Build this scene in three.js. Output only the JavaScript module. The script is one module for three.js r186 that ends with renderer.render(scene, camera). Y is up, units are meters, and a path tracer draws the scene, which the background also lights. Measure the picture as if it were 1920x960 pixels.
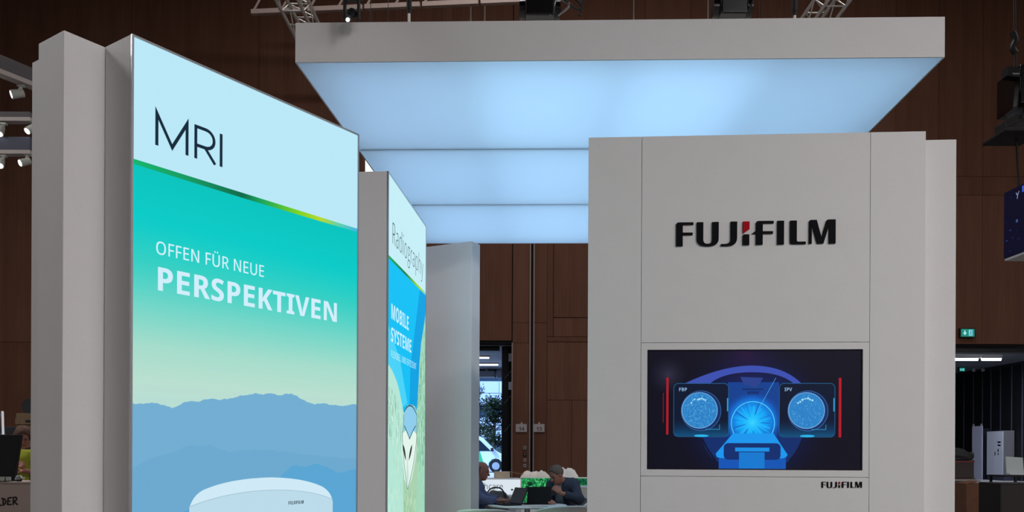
import * as THREE from 'three';
import { RoundedBoxGeometry } from 'three/addons/geometries/RoundedBoxGeometry.js';
import { mergeGeometries } from 'three/addons/utils/BufferGeometryUtils.js';
import { RectAreaLightUniformsLib } from 'three/addons/lights/RectAreaLightUniformsLib.js';
import { ImprovedNoise } from 'three/addons/math/ImprovedNoise.js';
import { Sky } from 'three/addons/objects/Sky.js';

// ---------------------------------------------------------------- camera, sky, sun, exposure
const scene = new THREE.Scene();
const F = 1567, CX = 960, CY = 850, EYE = 1.4, ROLL = 0.0045;           // focal length and horizon in photo pixels
const camera = new THREE.PerspectiveCamera(2 * Math.atan(850 / F) * 180 / Math.PI, 1920 / 1700, 0.05, 400);
camera.position.set(0, EYE, 0);
camera.rotation.z = ROLL;
camera.setViewOffset(1920, 1700, 0, 0, 1920, 960);                      // the horizon lies low in the frame, uprights stay parallel
const renderer = new THREE.WebGLRenderer({ antialias: true });
renderer.toneMapping = THREE.LinearToneMapping;
renderer.toneMappingExposure = 1.0;
renderer.shadowMap.enabled = true;
RectAreaLightUniformsLib.init();

const sunDir = new THREE.Vector3(-0.55, 0.75, 0.35).normalize();
const sky = new Sky();
sky.scale.setScalar(380);
sky.material.uniforms.turbidity.value = 4;
sky.material.uniforms.rayleigh.value = 1.2;
sky.material.uniforms.sunPosition.value.copy(sunDir);
scene.add(sky);
const sun = new THREE.DirectionalLight(0xfff3e2, 1.5);
sun.position.copy(sunDir).multiplyScalar(80).add(new THREE.Vector3(0, 0, -45));
sun.target.position.set(0, 0, -45);
sun.castShadow = true;
Object.assign(sun.shadow.camera, { left: -60, right: 60, top: 60, bottom: -60, near: 1, far: 260 });
sun.shadow.mapSize.set(4096, 4096);
scene.add(sun, sun.target);
const HALL_LAMP = 97, BACK_LAMP = 30, HALL_H = 16;                                       // radiance of the hall's high-bay lamps; ceiling height

// ---------------------------------------------------------------- helpers
let seed = 7;
const rnd = () => { seed = (seed * 1664525 + 1013904223) >>> 0; return seed / 4294967296; };
const rr = (a, b) => a + (b - a) * rnd();
const perlin = new ImprovedNoise();
const V = (x, y, z) => new THREE.Vector3(x, y, z);
function ray(px, py) {                                                   // direction of a photo pixel
  const a = (px - CX) / F, b = (CY - py) / F, c = Math.cos(ROLL), s = Math.sin(ROLL);
  return V(a * c - b * s, a * s + b * c, -1);
}
const P = (px, py, depth) => ray(px, py).multiplyScalar(depth).add(V(0, EYE, 0));
const PY = (px, py, y) => { const d = ray(px, py); return d.multiplyScalar((y - EYE) / d.y).add(V(0, EYE, 0)); };

const used = new Map();
function numbered(name) {
  const n = used.get(name) ?? 0; used.set(name, n + 1);
  return n ? `${name}_${String(n).padStart(3, '0')}` : name;
}
function thing(name, label, category, pos = [0, 0, 0], turn = 0, group) {
  const o = new THREE.Group(); o.name = numbered(name); scene.add(o);
  o.position.set(...pos); o.rotation.y = turn;
  o.userData = { label, category };
  if (group) o.userData.group = group;
  return o;
}
function obj(name, geo, m, parent = scene, label) {
  const g = Array.isArray(geo) ? merge(geo) : geo;
  const o = new THREE.Mesh(g, m); o.name = parent === scene ? numbered(name) : name;
  o.castShadow = true; o.receiveShadow = true; parent.add(o);
  if (label) o.userData.label = label;
  return o;
}
function solo(name, geo, m, label, category, pos = [0, 0, 0], turn = 0, group) {
  const o = obj(name, geo, m); o.position.set(...pos); o.rotation.y = turn;
  o.userData = { label, category }; if (group) o.userData.group = group;
  return o;
}
function struct(name, geo, m, label) { const o = obj(name, geo, m); o.userData = { kind: 'structure' }; if (label) o.userData.label = label; return o; }
function copyOf(src, pos, turn, label) {
  const c = src.clone(); c.name = numbered(src.name.replace(/_\d{3}$/, '')); c.userData = { ...src.userData };
  if (pos) c.position.set(...pos); if (turn !== undefined) c.rotation.y = turn; if (label) c.userData.label = label;
  scene.add(c); return c;
}
function merge(list) {
  return mergeGeometries(list.map((g) => {
    let n = g.index ? g.toNonIndexed() : g.clone();
    for (const k of Object.keys(n.attributes)) if (!['position', 'normal', 'uv'].includes(k)) n.deleteAttribute(k);
    if (!n.attributes.uv) n.setAttribute('uv', new THREE.BufferAttribute(new Float32Array(n.attributes.position.count * 2), 2));
    return n;
  }));
}
function bx(w, h, d, x = 0, y = 0, z = 0, r = 0) {                        // a box, its centre at x, y, z; r rounds its edges
  const g = r ? new RoundedBoxGeometry(w, h, d, 2, r) : new THREE.BoxGeometry(w, h, d);
  return g.translate(x, y, z);
}
const span = (x0, x1, y0, y1, z0, z1, r = 0) => bx(x1 - x0, y1 - y0, z1 - z0, (x0 + x1) / 2, (y0 + y1) / 2, (z0 + z1) / 2, r);
function rod(a, b, r, r2 = r, seg = 10) {
  a = Array.isArray(a) ? V(...a) : a; b = Array.isArray(b) ? V(...b) : b;
  const d = b.clone().sub(a), g = new THREE.CylinderGeometry(r2, r, d.length(), seg);
  g.applyQuaternion(new THREE.Quaternion().setFromUnitVectors(V(0, 1, 0), d.clone().normalize()));
  return g.translate((a.x + b.x) / 2, (a.y + b.y) / 2, (a.z + b.z) / 2);
}
function bar(a, b, w, h) {                                                // a square bar from a to b
  a = Array.isArray(a) ? V(...a) : a; b = Array.isArray(b) ? V(...b) : b;
  const d = b.clone().sub(a), g = new THREE.BoxGeometry(w, h, d.length());
  const m = new THREE.Matrix4().lookAt(V(0, 0, 0), d.clone().negate(), V(0, 1, 0));
  return g.applyMatrix4(m).translate((a.x + b.x) / 2, (a.y + b.y) / 2, (a.z + b.z) / 2);
}
const tube = (pts, r, n = 24, seg = 8, closed = false) => new THREE.TubeGeometry(new THREE.CatmullRomCurve3(pts.map((p) => Array.isArray(p) ? V(...p) : p), closed), n, r, seg, closed);
const sph = (r, x, y, z, sx = 1, sy = 1, sz = 1, n = 14) => new THREE.SphereGeometry(r, n, Math.round(n * 0.7)).scale(sx, sy, sz).translate(x, y, z);
function prism(poly, y0, y1) {                                            // poly: [x, z] corners
  const s = new THREE.Shape(poly.map(([x, z]) => new THREE.Vector2(x, -z)));
  return new THREE.ExtrudeGeometry(s, { depth: y1 - y0, bevelEnabled: false }).rotateX(-Math.PI / 2).translate(0, y0, 0);
}
function metreUV(g, k = 1, ou = 0, ov = 0) {                              // texture coordinates in metres on box-like faces
  g = g.index ? g.toNonIndexed() : g; g.computeVertexNormals();
  const p = g.attributes.position, n = g.attributes.normal, uv = new Float32Array(p.count * 2);
  for (let i = 0; i < p.count; i++) {
    const ax = Math.abs(n.getX(i)), ay = Math.abs(n.getY(i)), az = Math.abs(n.getZ(i));
    const [u, v] = ay > ax && ay > az ? [p.getX(i), p.getZ(i)] : ax > az ? [p.getZ(i), p.getY(i)] : [p.getX(i), p.getY(i)];
    uv[2 * i] = u * k + ou; uv[2 * i + 1] = v * k + ov;
  }
  g.setAttribute('uv', new THREE.BufferAttribute(uv, 2)); return g;
}
function canvas(w, h, draw) {
  const c = document.createElement('canvas'); c.width = w; c.height = h;
  draw(c.getContext('2d'), w, h);
  const t = new THREE.CanvasTexture(c); t.colorSpace = THREE.SRGBColorSpace; t.magFilter = THREE.LinearFilter; return t;
}
function dataTex(n, fn, srgb = true) {
  const d = new Uint8Array(n * n * 4);
  for (let y = 0; y < n; y++) for (let x = 0; x < n; x++) { const c = fn(x / n, y / n); d.set([c[0], c[1], c[2], 255].map((q) => Math.max(0, Math.min(255, q))), (y * n + x) * 4); }
  const t = new THREE.DataTexture(d, n, n); t.wrapS = t.wrapT = THREE.RepeatWrapping; t.magFilter = THREE.LinearFilter;
  if (srgb) t.colorSpace = THREE.SRGBColorSpace; t.needsUpdate = true; return t;
}
const wrapNoise = (x, y, fx, fy, z) => {                                  // noise that repeats over the unit square
  const a = perlin.noise(x * fx, y * fy, z), b = perlin.noise((x - 1) * fx, y * fy, z), c = perlin.noise(x * fx, (y - 1) * fy, z), d = perlin.noise((x - 1) * fx, (y - 1) * fy, z);
  return (a * (1 - x) + b * x) * (1 - y) + (c * (1 - x) + d * x) * y;
};
const std = (color, roughness = 0.7, extra = {}) => new THREE.MeshStandardMaterial({ color, roughness, ...extra });

const matt = (color, extra = {}) => new THREE.MeshPhysicalMaterial({ color, roughness: 0.8, specularIntensity: 0.25, ...extra });

// ---------------------------------------------------------------- materials
const woodMap = dataTex(512, (x, y) => {
  const g = wrapNoise(x, y, 60, 1.2, 3) * 16 + wrapNoise(x, y, 150, 3, 9) * 11 + wrapNoise(x, y, 9, 1, 5) * 20 + wrapNoise(x, y, 24, 0.8, 15) * 12;
  return [196 + g, 190 + g, 186 + g];
});
const fineBump = dataTex(256, (x, y) => { const v = 128 + wrapNoise(x, y, 70, 70, 2) * 70 + wrapNoise(x, y, 24, 24, 6) * 40; return [v, v, v]; }, false);
const paintMap = dataTex(256, (x, y) => { const v = 250 + wrapNoise(x, y, 6, 6, 1) * 2.5 + wrapNoise(x, y, 40, 40, 4) * 2; return [v, v, v]; });
const carpetMap = dataTex(256, (x, y) => { const v = 225 + wrapNoise(x, y, 90, 90, 2) * 50 + wrapNoise(x, y, 8, 8, 6) * 25; return [v, v, v]; });
const boardMap = dataTex(256, (x, y) => { const v = 232 + wrapNoise(x, y, 4, 90, 2) * 16 + wrapNoise(x, y, 6, 6, 6) * 18; return [v, v * 0.99, v * 0.97]; });
const M = {
  wood: ['#87604f', '#835c4b', '#8b6453', '#7f5948'].map((c) => matt(c, { map: woodMap })),
  joint: std('#0a0707', 0.9), strip: std('#8f7f78', 0.45, { metalness: 0.3 }),
  paint: std('#e6e4e4', 0.62, { map: paintMap }),
  aluminium: std('#c9cbd0', 0.35, { metalness: 0.75 }), truss: std('#b9b4ae', 0.38, { metalness: 0.6 }),
  steel: std('#8d8c8c', 0.4, { metalness: 0.8 }), black: std('#0c0c0e', 0.6), blackGloss: std('#08080a', 0.25), darkSteel: std('#15161a', 0.5, { metalness: 0.4 }),
  carpet: std('#716f6d', 0.95, { map: carpetMap, bumpMap: fineBump, bumpScale: 0.002 }), concrete: std('#8b8a88', 0.8, { map: carpetMap }),
  ceiling: std('#3a3634', 0.9), white: std('#ebe8e4', 0.5), shell: std('#ded2c8', 0.5), cream: std('#d9cabd', 0.65),
  lettering: matt('#101116'), red: matt('#b3101f'), darkBlue: std('#0a0f26', 0.35), cardboard: std('#a98b6d', 0.85, { map: boardMap }),
  paper: std('#cdbba8', 0.85), crate: std('#9a7f62', 0.75, { map: woodMap }), black2: std('#131318', 0.85), rubber: std('#161618', 0.85),
  glass: new THREE.MeshPhysicalMaterial({ color: '#ffffff', transmission: 1, roughness: 0.04, thickness: 0, ior: 1.5 }),
};

// ---------------------------------------------------------------- the hall
const ZB = -23, WALL_T = 0.5;                                             // the panelled back wall
const xw = (px, py = 400) => P(px, py, -ZB).x, yw = (py, px = 1000) => P(px, py, -ZB).y;
struct('floor', metreUV(span(-34, 34, -0.2, 0, ZB - WALL_T, 22), 0.5), M.carpet);
struct('ceiling', span(-34, 34, HALL_H, HALL_H + 0.3, ZB - WALL_T, 22), M.ceiling);
struct('wall_left', metreUV(span(-34.4, -34, -0.2, HALL_H, ZB - WALL_T, 22)), M.wood[0]);
struct('wall_right', metreUV(span(34, 34.4, -0.2, HALL_H, ZB - WALL_T, 22)), M.wood[1]);
struct('wall_front', metreUV(span(-34, 34, -0.2, HALL_H, 22, 22.4)), M.wood[2]);
const DOOR = { x0: xw(846, 700), x1: xw(960, 700), top: yw(643) }, GATE = { x0: xw(1758, 700), x1: xw(2130, 700), top: yw(648, 1850) };
const wallBack = struct('wall_back', [
  span(-34, DOOR.x0, 0, HALL_H, ZB - WALL_T, ZB - 0.04), span(DOOR.x0, DOOR.x1, DOOR.top, HALL_H, ZB - WALL_T, ZB - 0.04),
  span(DOOR.x1, GATE.x0, 0, HALL_H, ZB - WALL_T, ZB - 0.04), span(GATE.x0, GATE.x1, GATE.top, HALL_H, ZB - WALL_T, ZB - 0.04), span(GATE.x1, 34, 0, HALL_H, ZB - WALL_T, ZB - 0.04),
], M.joint);
function woodPanel(x0, x1, y0, y1, mat, z = ZB) {
  const g = 0.005;
  obj('wood_panel', metreUV(span(x0 + g, x1 - g, y0 + g, y1 - g, z - 0.04, z), 0.5, rr(0, 1), rr(0, 1)), mat ?? M.wood[Math.floor(rnd() * 4)], wallBack);
}
{
  const top = HALL_H, low = GATE.top, y605 = yw(605), y640 = yw(641), y750 = yw(750);
  // left of the door
    const colsL = [-34, -28, -22.4, -16.5, xw(246, 100), -7.0, xw(703, 20), xw(829, 20), DOOR.x0];
  for (let i = 0; i + 1 < colsL.length; i++) for (const [a, b] of [[0, 4.4], [4.4, top]]) woodPanel(colsL[i], colsL[i + 1], a, b);
  // above the door and up to the black expansion joint
  const jx0 = xw(994, 600), jx1 = xw(1001, 600), t0 = xw(961, 600);
  woodPanel(DOOR.x0, t0 - 0.02, DOOR.top + 0.06, top, M.wood[1]);
  woodPanel(t0, jx0, 0, DOOR.top, M.wood[0]); woodPanel(t0, jx0, DOOR.top, y605, M.wood[1]); woodPanel(t0, jx0, y605, top, M.wood[0]);
  for (const x of [jx0, jx1]) obj('joint_strip', span(x - 0.018, x + 0.018, 0, top, ZB - 0.03, ZB + 0.03), M.strip, wallBack, 'pale metal edge strip along the black wall joint');
  obj('joint_strip', span(t0 - 0.02, t0 + 0.012, 0, DOOR.top, ZB - 0.1, ZB + 0.02), M.strip, wallBack, 'pale metal edge strip beside the open gate');
  const n0 = xw(1026, 600), n1 = xw(1112, 600);
  woodPanel(jx1, n0, 0, y605, M.wood[1]); woodPanel(jx1, n0, y605, top, M.wood[1]);
  woodPanel(n0, xw(1072, 800), 0, y750, M.wood[2]); woodPanel(xw(1072, 800), n1 + 1.4, 0, y750, M.wood[2]);
  woodPanel(n0, n1 + 1.4, y750, y640, M.wood[0]);
  // niche beside the joint, its panel set back
  obj('niche_reveal', span(n0, n0 + 0.16, y640 + 0.16, 8.4, ZB - 0.035, ZB - 0.02), M.wood[3], wallBack);
  obj('niche_sill', span(n0, n1 + 1.4, y640 + 0.01, y640 + 0.14, ZB - 0.036, ZB + 0.012), M.wood[3], wallBack);
  woodPanel(n0 + 0.17, n1 + 1.4, y605 - 0.1 + 0.25, 8.4, M.wood[1], ZB - 0.012); woodPanel(n0 + 0.17, n1 + 1.4, y640 + 0.15, y605 + 0.14, M.wood[0], ZB - 0.012);
  woodPanel(n0, n1 + 1.4, 8.42, top, M.wood[1]);
  // right half
  const colsR = [n1 + 1.4, xw(1295, 20), xw(1421, 20), xw(1560, 20), xw(1680, 20), GATE.x0];
  for (let i = 0; i + 1 < colsR.length; i++) for (const [a, b] of [[0, 4.4], [4.4, 9.0], [9.0, top]]) woodPanel(colsR[i], colsR[i + 1], a, b);
  const gx = [GATE.x0, xw(1842, 400), xw(1960, 400), GATE.x1];
  const yA = yw(331, 1850), yB = yw(366, 1850);
  for (let i = 0; i < 3; i++) { woodPanel(gx[i], gx[i + 1], GATE.top + 0.04, yA - (yA - yB)); woodPanel(gx[i], gx[i + 1], yA, top); }
  for (let i = 0; i < 3; i++) woodPanel(gx[i], gx[i + 1], yB, yA, M.wood[3]);
  for (const [a, b] of [[GATE.x1, 26], [26, 34]]) for (const [c, d] of [[0, 4.4], [4.4, 9], [9, top]]) woodPanel(a, b, c, d);
  for (const px of [883, 909, 978, 1188, 1327, 1404]) { const x = xw(px, 20); obj('joint_strip', span(x - 0.02, x + 0.02, 9, top, ZB - 0.01, ZB + 0.035), M.strip, wallBack, 'pale vertical strip on the upper wood wall'); }
}
// high-bay lamps hung under the hall roof
{
  const mGlow = std('#ffffff', 0.6, { emissive: new THREE.Color(1, 0.97, 0.95), emissiveIntensity: 4 });
  const lamps = [[8, 4], [6, 13], [15, 5], [15, 13], [23, 5], [23, 13], [30.5, 5], [30.5, 13]].map(([x, z]) => [x, z, 10.5, HALL_LAMP]);
  for (const x of [-12, -20, -28]) lamps.push([x, -6, 10.5, HALL_LAMP * 0.52]);
  for (const [x, z, LAMP_Y, power] of [...lamps, ...[[-6.5, -14], [0, -16], [6, -16], [17, -14]].map(([x, z]) => [x, z, 15, BACK_LAMP])]) {
    const t = thing('ceiling_lamp', 'long high bay lamp hanging under the dark hall roof', 'lamp', [x, LAMP_Y, z], 0, 'hall ceiling lamps');
    obj('housing', span(-2, 2, 0.02, 0.18, -0.4, 0.4), M.black, t); obj('diffuser', span(-1.94, 1.94, 0, 0.019, -0.35, 0.35), mGlow, t);
    for (const s of [-1.6, 1.6]) obj('hanger', rod([s, 0.18, 0], [s, HALL_H - LAMP_Y, 0], 0.01, 0.01, 6), M.black, t);
    const l = new THREE.RectAreaLight(new THREE.Color(1, 0.985, 0.985), power, 3.9, 0.7); l.position.set(0, -0.02, 0); l.rotation.x = -Math.PI / 2; t.add(l);
  }
}

// ---------------------------------------------------------------- lettering shapes
const LOGO = [                                                             // outlines of the eight letters, red wedge marked; q = quadratic corner
  [[150, 162], ['q', 150, 137, 172, 137], [322, 137], [322, 162], [232, 162], ['q', 215, 162, 215, 178], [215, 245], [315, 245], [315, 271], [215, 271], [215, 387], [150, 387]],
  [[358, 137], [422, 137], [422, 320], ['q', 422, 366, 467, 366], ['q', 512, 366, 512, 320], [512, 137], [577, 137], [577, 315], ['q', 577, 392, 467, 392], ['q', 358, 392, 358, 315]],
  [[698, 135], [762, 135], [762, 305], ['q', 762, 391, 670, 391], [602, 391], [602, 370], [640, 370], ['q', 698, 368, 698, 315]],
  [[822, 135], [886, 135], [886, 215], [822, 262]],
  [[820, 283], ['q', 820, 271, 834, 271], [884, 271], [884, 382], [820, 382]],
  [[952, 158], ['q', 952, 132, 976, 132], [1127, 132], [1127, 157], [1034, 157], ['q', 1018, 157, 1018, 172], [1018, 240], [1120, 240], [1120, 266], [1018, 266], [1018, 380], [952, 380], [952, 266], [910, 266], [952, 234]],
  [[1165, 132], [1230, 132], [1230, 380], [1165, 380]],
  [[1292, 132], [1357, 132], [1357, 336], ['q', 1357, 354, 1376, 354], [1447, 354], [1447, 378], [1318, 378], ['q', 1292, 378, 1292, 352]],
  [[1480, 375], [1480, 148], ['q', 1480, 128, 1500, 128], [1555, 128], [1603, 315], [1650, 142], ['q', 1654, 125, 1674, 125], [1742, 125], [1742, 375], [1677, 375], [1677, 185], [1622, 375], [1562, 375], [1506, 172], [1506, 375]],
];
const RED_WEDGE = 3;
function trace(ctx, pts, fx, fy) { pts.forEach((p, i) => p[0] === 'q' ? ctx.quadraticCurveTo(fx(p[1]), fy(p[2]), fx(p[3]), fy(p[4])) : i ? ctx.lineTo(fx(p[0]), fy(p[1])) : ctx.moveTo(fx(p[0]), fy(p[1]))); }
function logoLetters(parent, x0, x1, yTop, yBottom, z, depth) {
  const fx = (x) => x0 + (x - 150) / 1592 * (x1 - x0), fy = (y) => yTop - (y - 125) / 267 * (yTop - yBottom);
  LOGO.forEach((pts, i) => {
    const s = new THREE.Shape(); trace({ moveTo: (x, y) => s.moveTo(x, y), lineTo: (x, y) => s.lineTo(x, y), quadraticCurveTo: (...a) => s.quadraticCurveTo(...a) }, pts, fx, fy);
    obj('logo_letter', new THREE.ExtrudeGeometry(s, { depth, bevelEnabled: false, curveSegments: 6 }).translate(0, 0, z), i === RED_WEDGE ? M.red : M.lettering, parent, i === RED_WEDGE ? 'red wedge over the letter I' : undefined);
  });
}
function logoPrint(ctx, x0, x1, y0, y1, color) {
  const fx = (x) => x0 + (x - 150) / 1592 * (x1 - x0), fy = (y) => y0 + (y - 125) / 267 * (y1 - y0);
  ctx.fillStyle = color; for (const pts of LOGO) { ctx.beginPath(); trace(ctx, pts, fx, fy); ctx.closePath(); ctx.fill(); }
}
function fitText(ctx, text, x0, x1, base, cap, font, color, thin = 0, back = '') {   // one line stretched between x0 and x1, capitals cap high
  ctx.save(); const size = 100; ctx.font = `${font.bold ? 'bold ' : ''}${size}px sans-serif`;
  const w = ctx.measureText(text).width; ctx.translate(x0, base); ctx.scale((x1 - x0) / w, cap / (size * 0.714)); ctx.fillStyle = color; ctx.fillText(text, 0, 0);
  if (thin) { ctx.lineWidth = thin; ctx.strokeStyle = back; ctx.lineJoin = 'round'; ctx.strokeText(text, 0, 0); }
  ctx.restore();
}

// ---------------------------------------------------------------- printed light-box pictures
const S = 500;
const mriPrint = canvas(987, 2000, (c, w, h) => {
  const X = (u) => u * S, Y = (y) => (4 - y) * S;
  const g = c.createLinearGradient(0, Y(3.23), 0, Y(1.65));
  [[0, '#04c3bd'], [0.22, '#05cbc8'], [0.4, '#35cfc4'], [0.58, '#74d6c8'], [0.74, '#a5dccb'], [0.88, '#b9dfd0'], [1, '#b8dcd4']].forEach(([t, k]) => g.addColorStop(t, k));
  c.fillStyle = g; c.fillRect(0, 0, w, h);
  c.fillStyle = '#bbe8f7'; c.fillRect(0, 0, w, Y(3.23));
  // coloured hairline sweep under the white head band
  const b = c.createLinearGradient(0, 0, w, 0);
  [[0, '#12b56c'], [0.2, '#159a63'], [0.42, '#0c6b4a'], [0.5, '#17a35a'], [0.68, '#7ed321'], [0.8, '#b8d82f'], [0.9, '#5fd0b0'], [1, '#3fb4e0']].forEach(([t, k]) => b.addColorStop(t, k));
  c.fillStyle = b; c.beginPath(); c.moveTo(0, Y(3.232)); c.lineTo(w, Y(3.232)); c.lineTo(w, Y(3.205)); c.quadraticCurveTo(w * 0.5, Y(3.19), 0, Y(3.2)); c.closePath(); c.fill();
  c.strokeStyle = '#15293a'; c.lineWidth = 11; c.lineCap = 'butt'; c.lineJoin = 'miter'; c.miterLimit = 8;
  c.beginPath(); c.moveTo(X(0.163), Y(3.366)); c.lineTo(X(0.163), Y(3.575)); c.lineTo(X(0.274), Y(3.385)); c.lineTo(X(0.384), Y(3.575)); c.lineTo(X(0.384), Y(3.366)); c.stroke();
  c.beginPath(); c.moveTo(X(0.451), Y(3.366)); c.lineTo(X(0.451), Y(3.583)); c.lineTo(X(0.525), Y(3.583)); c.bezierCurveTo(X(0.618), Y(3.583), X(0.618), Y(3.458), X(0.525), Y(3.458)); c.lineTo(X(0.451), Y(3.458)); c.stroke();
  c.beginPath(); c.moveTo(X(0.522), Y(3.46)); c.lineTo(X(0.604), Y(3.366)); c.stroke();
  c.beginPath(); c.moveTo(X(0.652), Y(3.366)); c.lineTo(X(0.652), Y(3.594)); c.stroke();
  fitText(c, 'OFFEN FÜR NEUE', X(0.155), X(1.032), Y(2.664), 0.083 * S, {}, '#d8f2fb');
  fitText(c, 'PERSPEKTIVEN', X(0.155), X(1.772), Y(2.43), 0.152 * S, { bold: true }, '#d2eefb');
  // mountain ridges
  const ridge = (pts, color, rough) => {
    c.fillStyle = color; c.beginPath(); c.moveTo(0, h);
    for (let i = 0; i <= 300; i++) {
      const u = i / 300 * 1.974; let k = 0; while (k < pts.length - 2 && pts[k + 1][0] < u) k++;
      const [u0, y0] = pts[k], [u1, y1] = pts[k + 1], t = Math.max(0, Math.min(1, (u - u0) / (u1 - u0)));
      c.lineTo(X(u), Y(y0 + (y1 - y0) * t + perlin.noise(u * 9, rough * 5, 1) * rough + perlin.noise(u * 28, rough * 9, 4) * rough * 0.6));
    }
    c.lineTo(w, h); c.closePath(); c.fill();
  };
  ridge([[0, 1.69], [0.17, 1.697], [0.28, 1.675], [0.42, 1.72], [0.54, 1.745], [0.7, 1.752], [0.84, 1.785], [0.94, 1.803], [1.1, 1.815], [1.2, 1.812], [1.29, 1.828], [1.4, 1.79], [1.52, 1.755], [1.62, 1.778], [1.7, 1.758], [1.974, 1.775]], '#73aed2', 0.016);
  ridge([[0, 1.28], [0.1, 1.33], [0.26, 1.375], [0.44, 1.43], [0.58, 1.43], [0.72, 1.385], [0.9, 1.4], [1.1, 1.4], [1.5, 1.36], [1.974, 1.33]], '#6da9cf', 0.012);
  ridge([[0, 0.9], [1.08, 1.13], [1.18, 1.2], [1.3, 1.285], [1.42, 1.27], [1.54, 1.295], [1.65, 1.27], [1.76, 1.22], [1.974, 1.245]], '#5aa5d3', 0.01);
  // the scanner standing before them
  c.fillStyle = '#cfeaf6'; c.beginPath(); c.moveTo(X(0.41), h); c.lineTo(X(0.415), Y(1.01)); c.quadraticCurveTo(X(0.45), Y(1.11), X(0.56), Y(1.135)); c.quadraticCurveTo(X(0.75), Y(1.195), X(1.08), Y(1.197)); c.quadraticCurveTo(X(1.4), Y(1.19), X(1.6), Y(1.115)); c.quadraticCurveTo(X(1.7), Y(1.07), X(1.715), Y(0.99)); c.lineTo(X(1.72), h); c.closePath(); c.fill();
  c.fillStyle = '#bcdbea'; c.beginPath(); c.moveTo(X(0.41), h); c.lineTo(X(0.42), Y(1.015)); c.quadraticCurveTo(X(0.7), Y(1.1), X(1.05), Y(1.103)); c.quadraticCurveTo(X(1.45), Y(1.105), X(1.712), Y(1.01)); c.lineTo(X(1.72), h); c.closePath(); c.fill();
  c.strokeStyle = '#9dbccb'; c.lineWidth = 2; c.beginPath(); c.moveTo(X(0.42), Y(1.015)); c.quadraticCurveTo(X(0.7), Y(1.1), X(1.05), Y(1.103)); c.quadraticCurveTo(X(1.45), Y(1.105), X(1.712), Y(1.01)); c.stroke();
  logoPrint(c, X(1.265), X(1.412), Y(1.014), Y(0.987), '#33424f');
});
const radPrint = canvas(938, 2000, (c, w, h) => {
  const X = (u) => u * S, Y = (y) => (4 - y) * S;
  c.fillStyle = '#12c0f5'; c.fillRect(0, 0, w, h);
  c.fillStyle = '#0ca2e2'; c.beginPath(); c.moveTo(X(1.55), Y(3.23)); c.lineTo(X(1.05), Y(2.3)); c.lineTo(X(1.0), Y(1.85)); c.lineTo(w, Y(1.85)); c.lineTo(w, Y(3.23)); c.closePath(); c.fill();
  c.fillStyle = '#4bd2f7'; c.beginPath(); c.moveTo(0, Y(2.6)); c.lineTo(X(0.55), Y(2.3)); c.lineTo(X(0.9), Y(1.9)); c.lineTo(X(0.5), Y(1.8)); c.lineTo(0, Y(2.2)); c.closePath(); c.fill();
  c.fillStyle = '#c6eef6'; c.fillRect(0, 0, w, Y(3.24));
  const b = c.createLinearGradient(0, 0, w, 0);
  [[0, '#1fae5a'], [0.4, '#1b7d55'], [0.7, '#8fd128'], [0.85, '#a5dc45'], [1, '#7fd6ee']].forEach(([t, k]) => b.addColorStop(t, k));
  c.fillStyle = b; c.fillRect(0, Y(3.24), w, 0.03 * S);
  fitText(c, 'Radiography', X(0.155), X(1.74), Y(3.385), 0.215 * S, {}, '#1d2c36', 3.6, '#c6eef6');
  fitText(c, 'MOBILE', X(0.13), X(0.96), Y(2.664), 0.143 * S, { bold: true }, '#cdf4fd');
  fitText(c, 'SYSTEME', X(0.13), X(1.1), Y(2.447), 0.136 * S, { bold: true }, '#cdf4fd');
  fitText(c, 'FLEXIBEL UND EFFIZIENT', X(0.14), X(1.36), Y(2.297), 0.066 * S, {}, '#c2f2fc');
  // a white bird gliding towards the viewer
  const blob = (pts, color) => { c.fillStyle = color; c.beginPath(); pts.forEach(([u, y], i) => i ? c.quadraticCurveTo(X((pts[i - 1][0] + u) / 2 + 0.02), Y((pts[i - 1][1] + y) / 2), X(u), Y(y)) : c.moveTo(X(u), Y(y))); c.closePath(); c.fill(); };
  blob([[0, 2.22], [0.2, 2.17], [0.42, 2.07], [0.56, 1.95], [0.72, 1.78], [0.78, 1.2], [0.7, 0], [0, 0]], '#b5e6d6');
  blob([[1.877, 3.0], [1.8, 2.86], [1.62, 2.62], [1.54, 2.4], [1.44, 1.98], [1.38, 1.85], [1.3, 1.2], [1.4, 0], [1.877, 0]], '#a3d8bc');
  const feathers = (test, n, cols) => { for (let i = 0; i < n; i++) { const u = rr(0, 1.877), y = rr(0, 2.9); if (!test(u, y)) continue; c.strokeStyle = cols[Math.floor(rnd() * cols.length)]; c.lineWidth = rr(2, 6); c.beginPath(); c.moveTo(X(u), Y(y)); c.lineTo(X(u + rr(-0.03, 0.03)), Y(y - rr(0.03, 0.12))); c.stroke(); } };
  feathers((u, y) => u < 0.72 && y < 2.12 - 0.5 * u && y > 1.55, 1700, ['#6fa97f', '#dff7ef', '#4d8461', '#9ccfb2', '#7f8f5f']);
  feathers((u, y) => u < 0.7 && y < 1.56, 800, ['#c9ecc8', '#e2f7ec', '#a7d1a0']);
  feathers((u, y) => u > 1.44 && y < 1.98 + (u - 1.44) * 2.2 && y > 1.3, 2600, ['#5f9d7a', '#cdefe0', '#3f7a5b', '#86c09c']);
  feathers((u, y) => u > 1.3 && y < 1.3, 700, ['#9bd0a8', '#d5f0e0', '#7fb890']);
  blob([[0.7, 1.2], [0.72, 1.8], [0.9, 1.88], [1.1, 1.9], [1.3, 1.89], [1.42, 1.8], [1.44, 1.2], [1.3, 0], [0.76, 0]], '#a9d2ae');
  feathers((u, y) => u > 0.76 && u < 1.36 && y < 1.0, 1500, ['#7fae84', '#d9f2dc', '#6b9a74', '#c8e8c4']);
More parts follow.
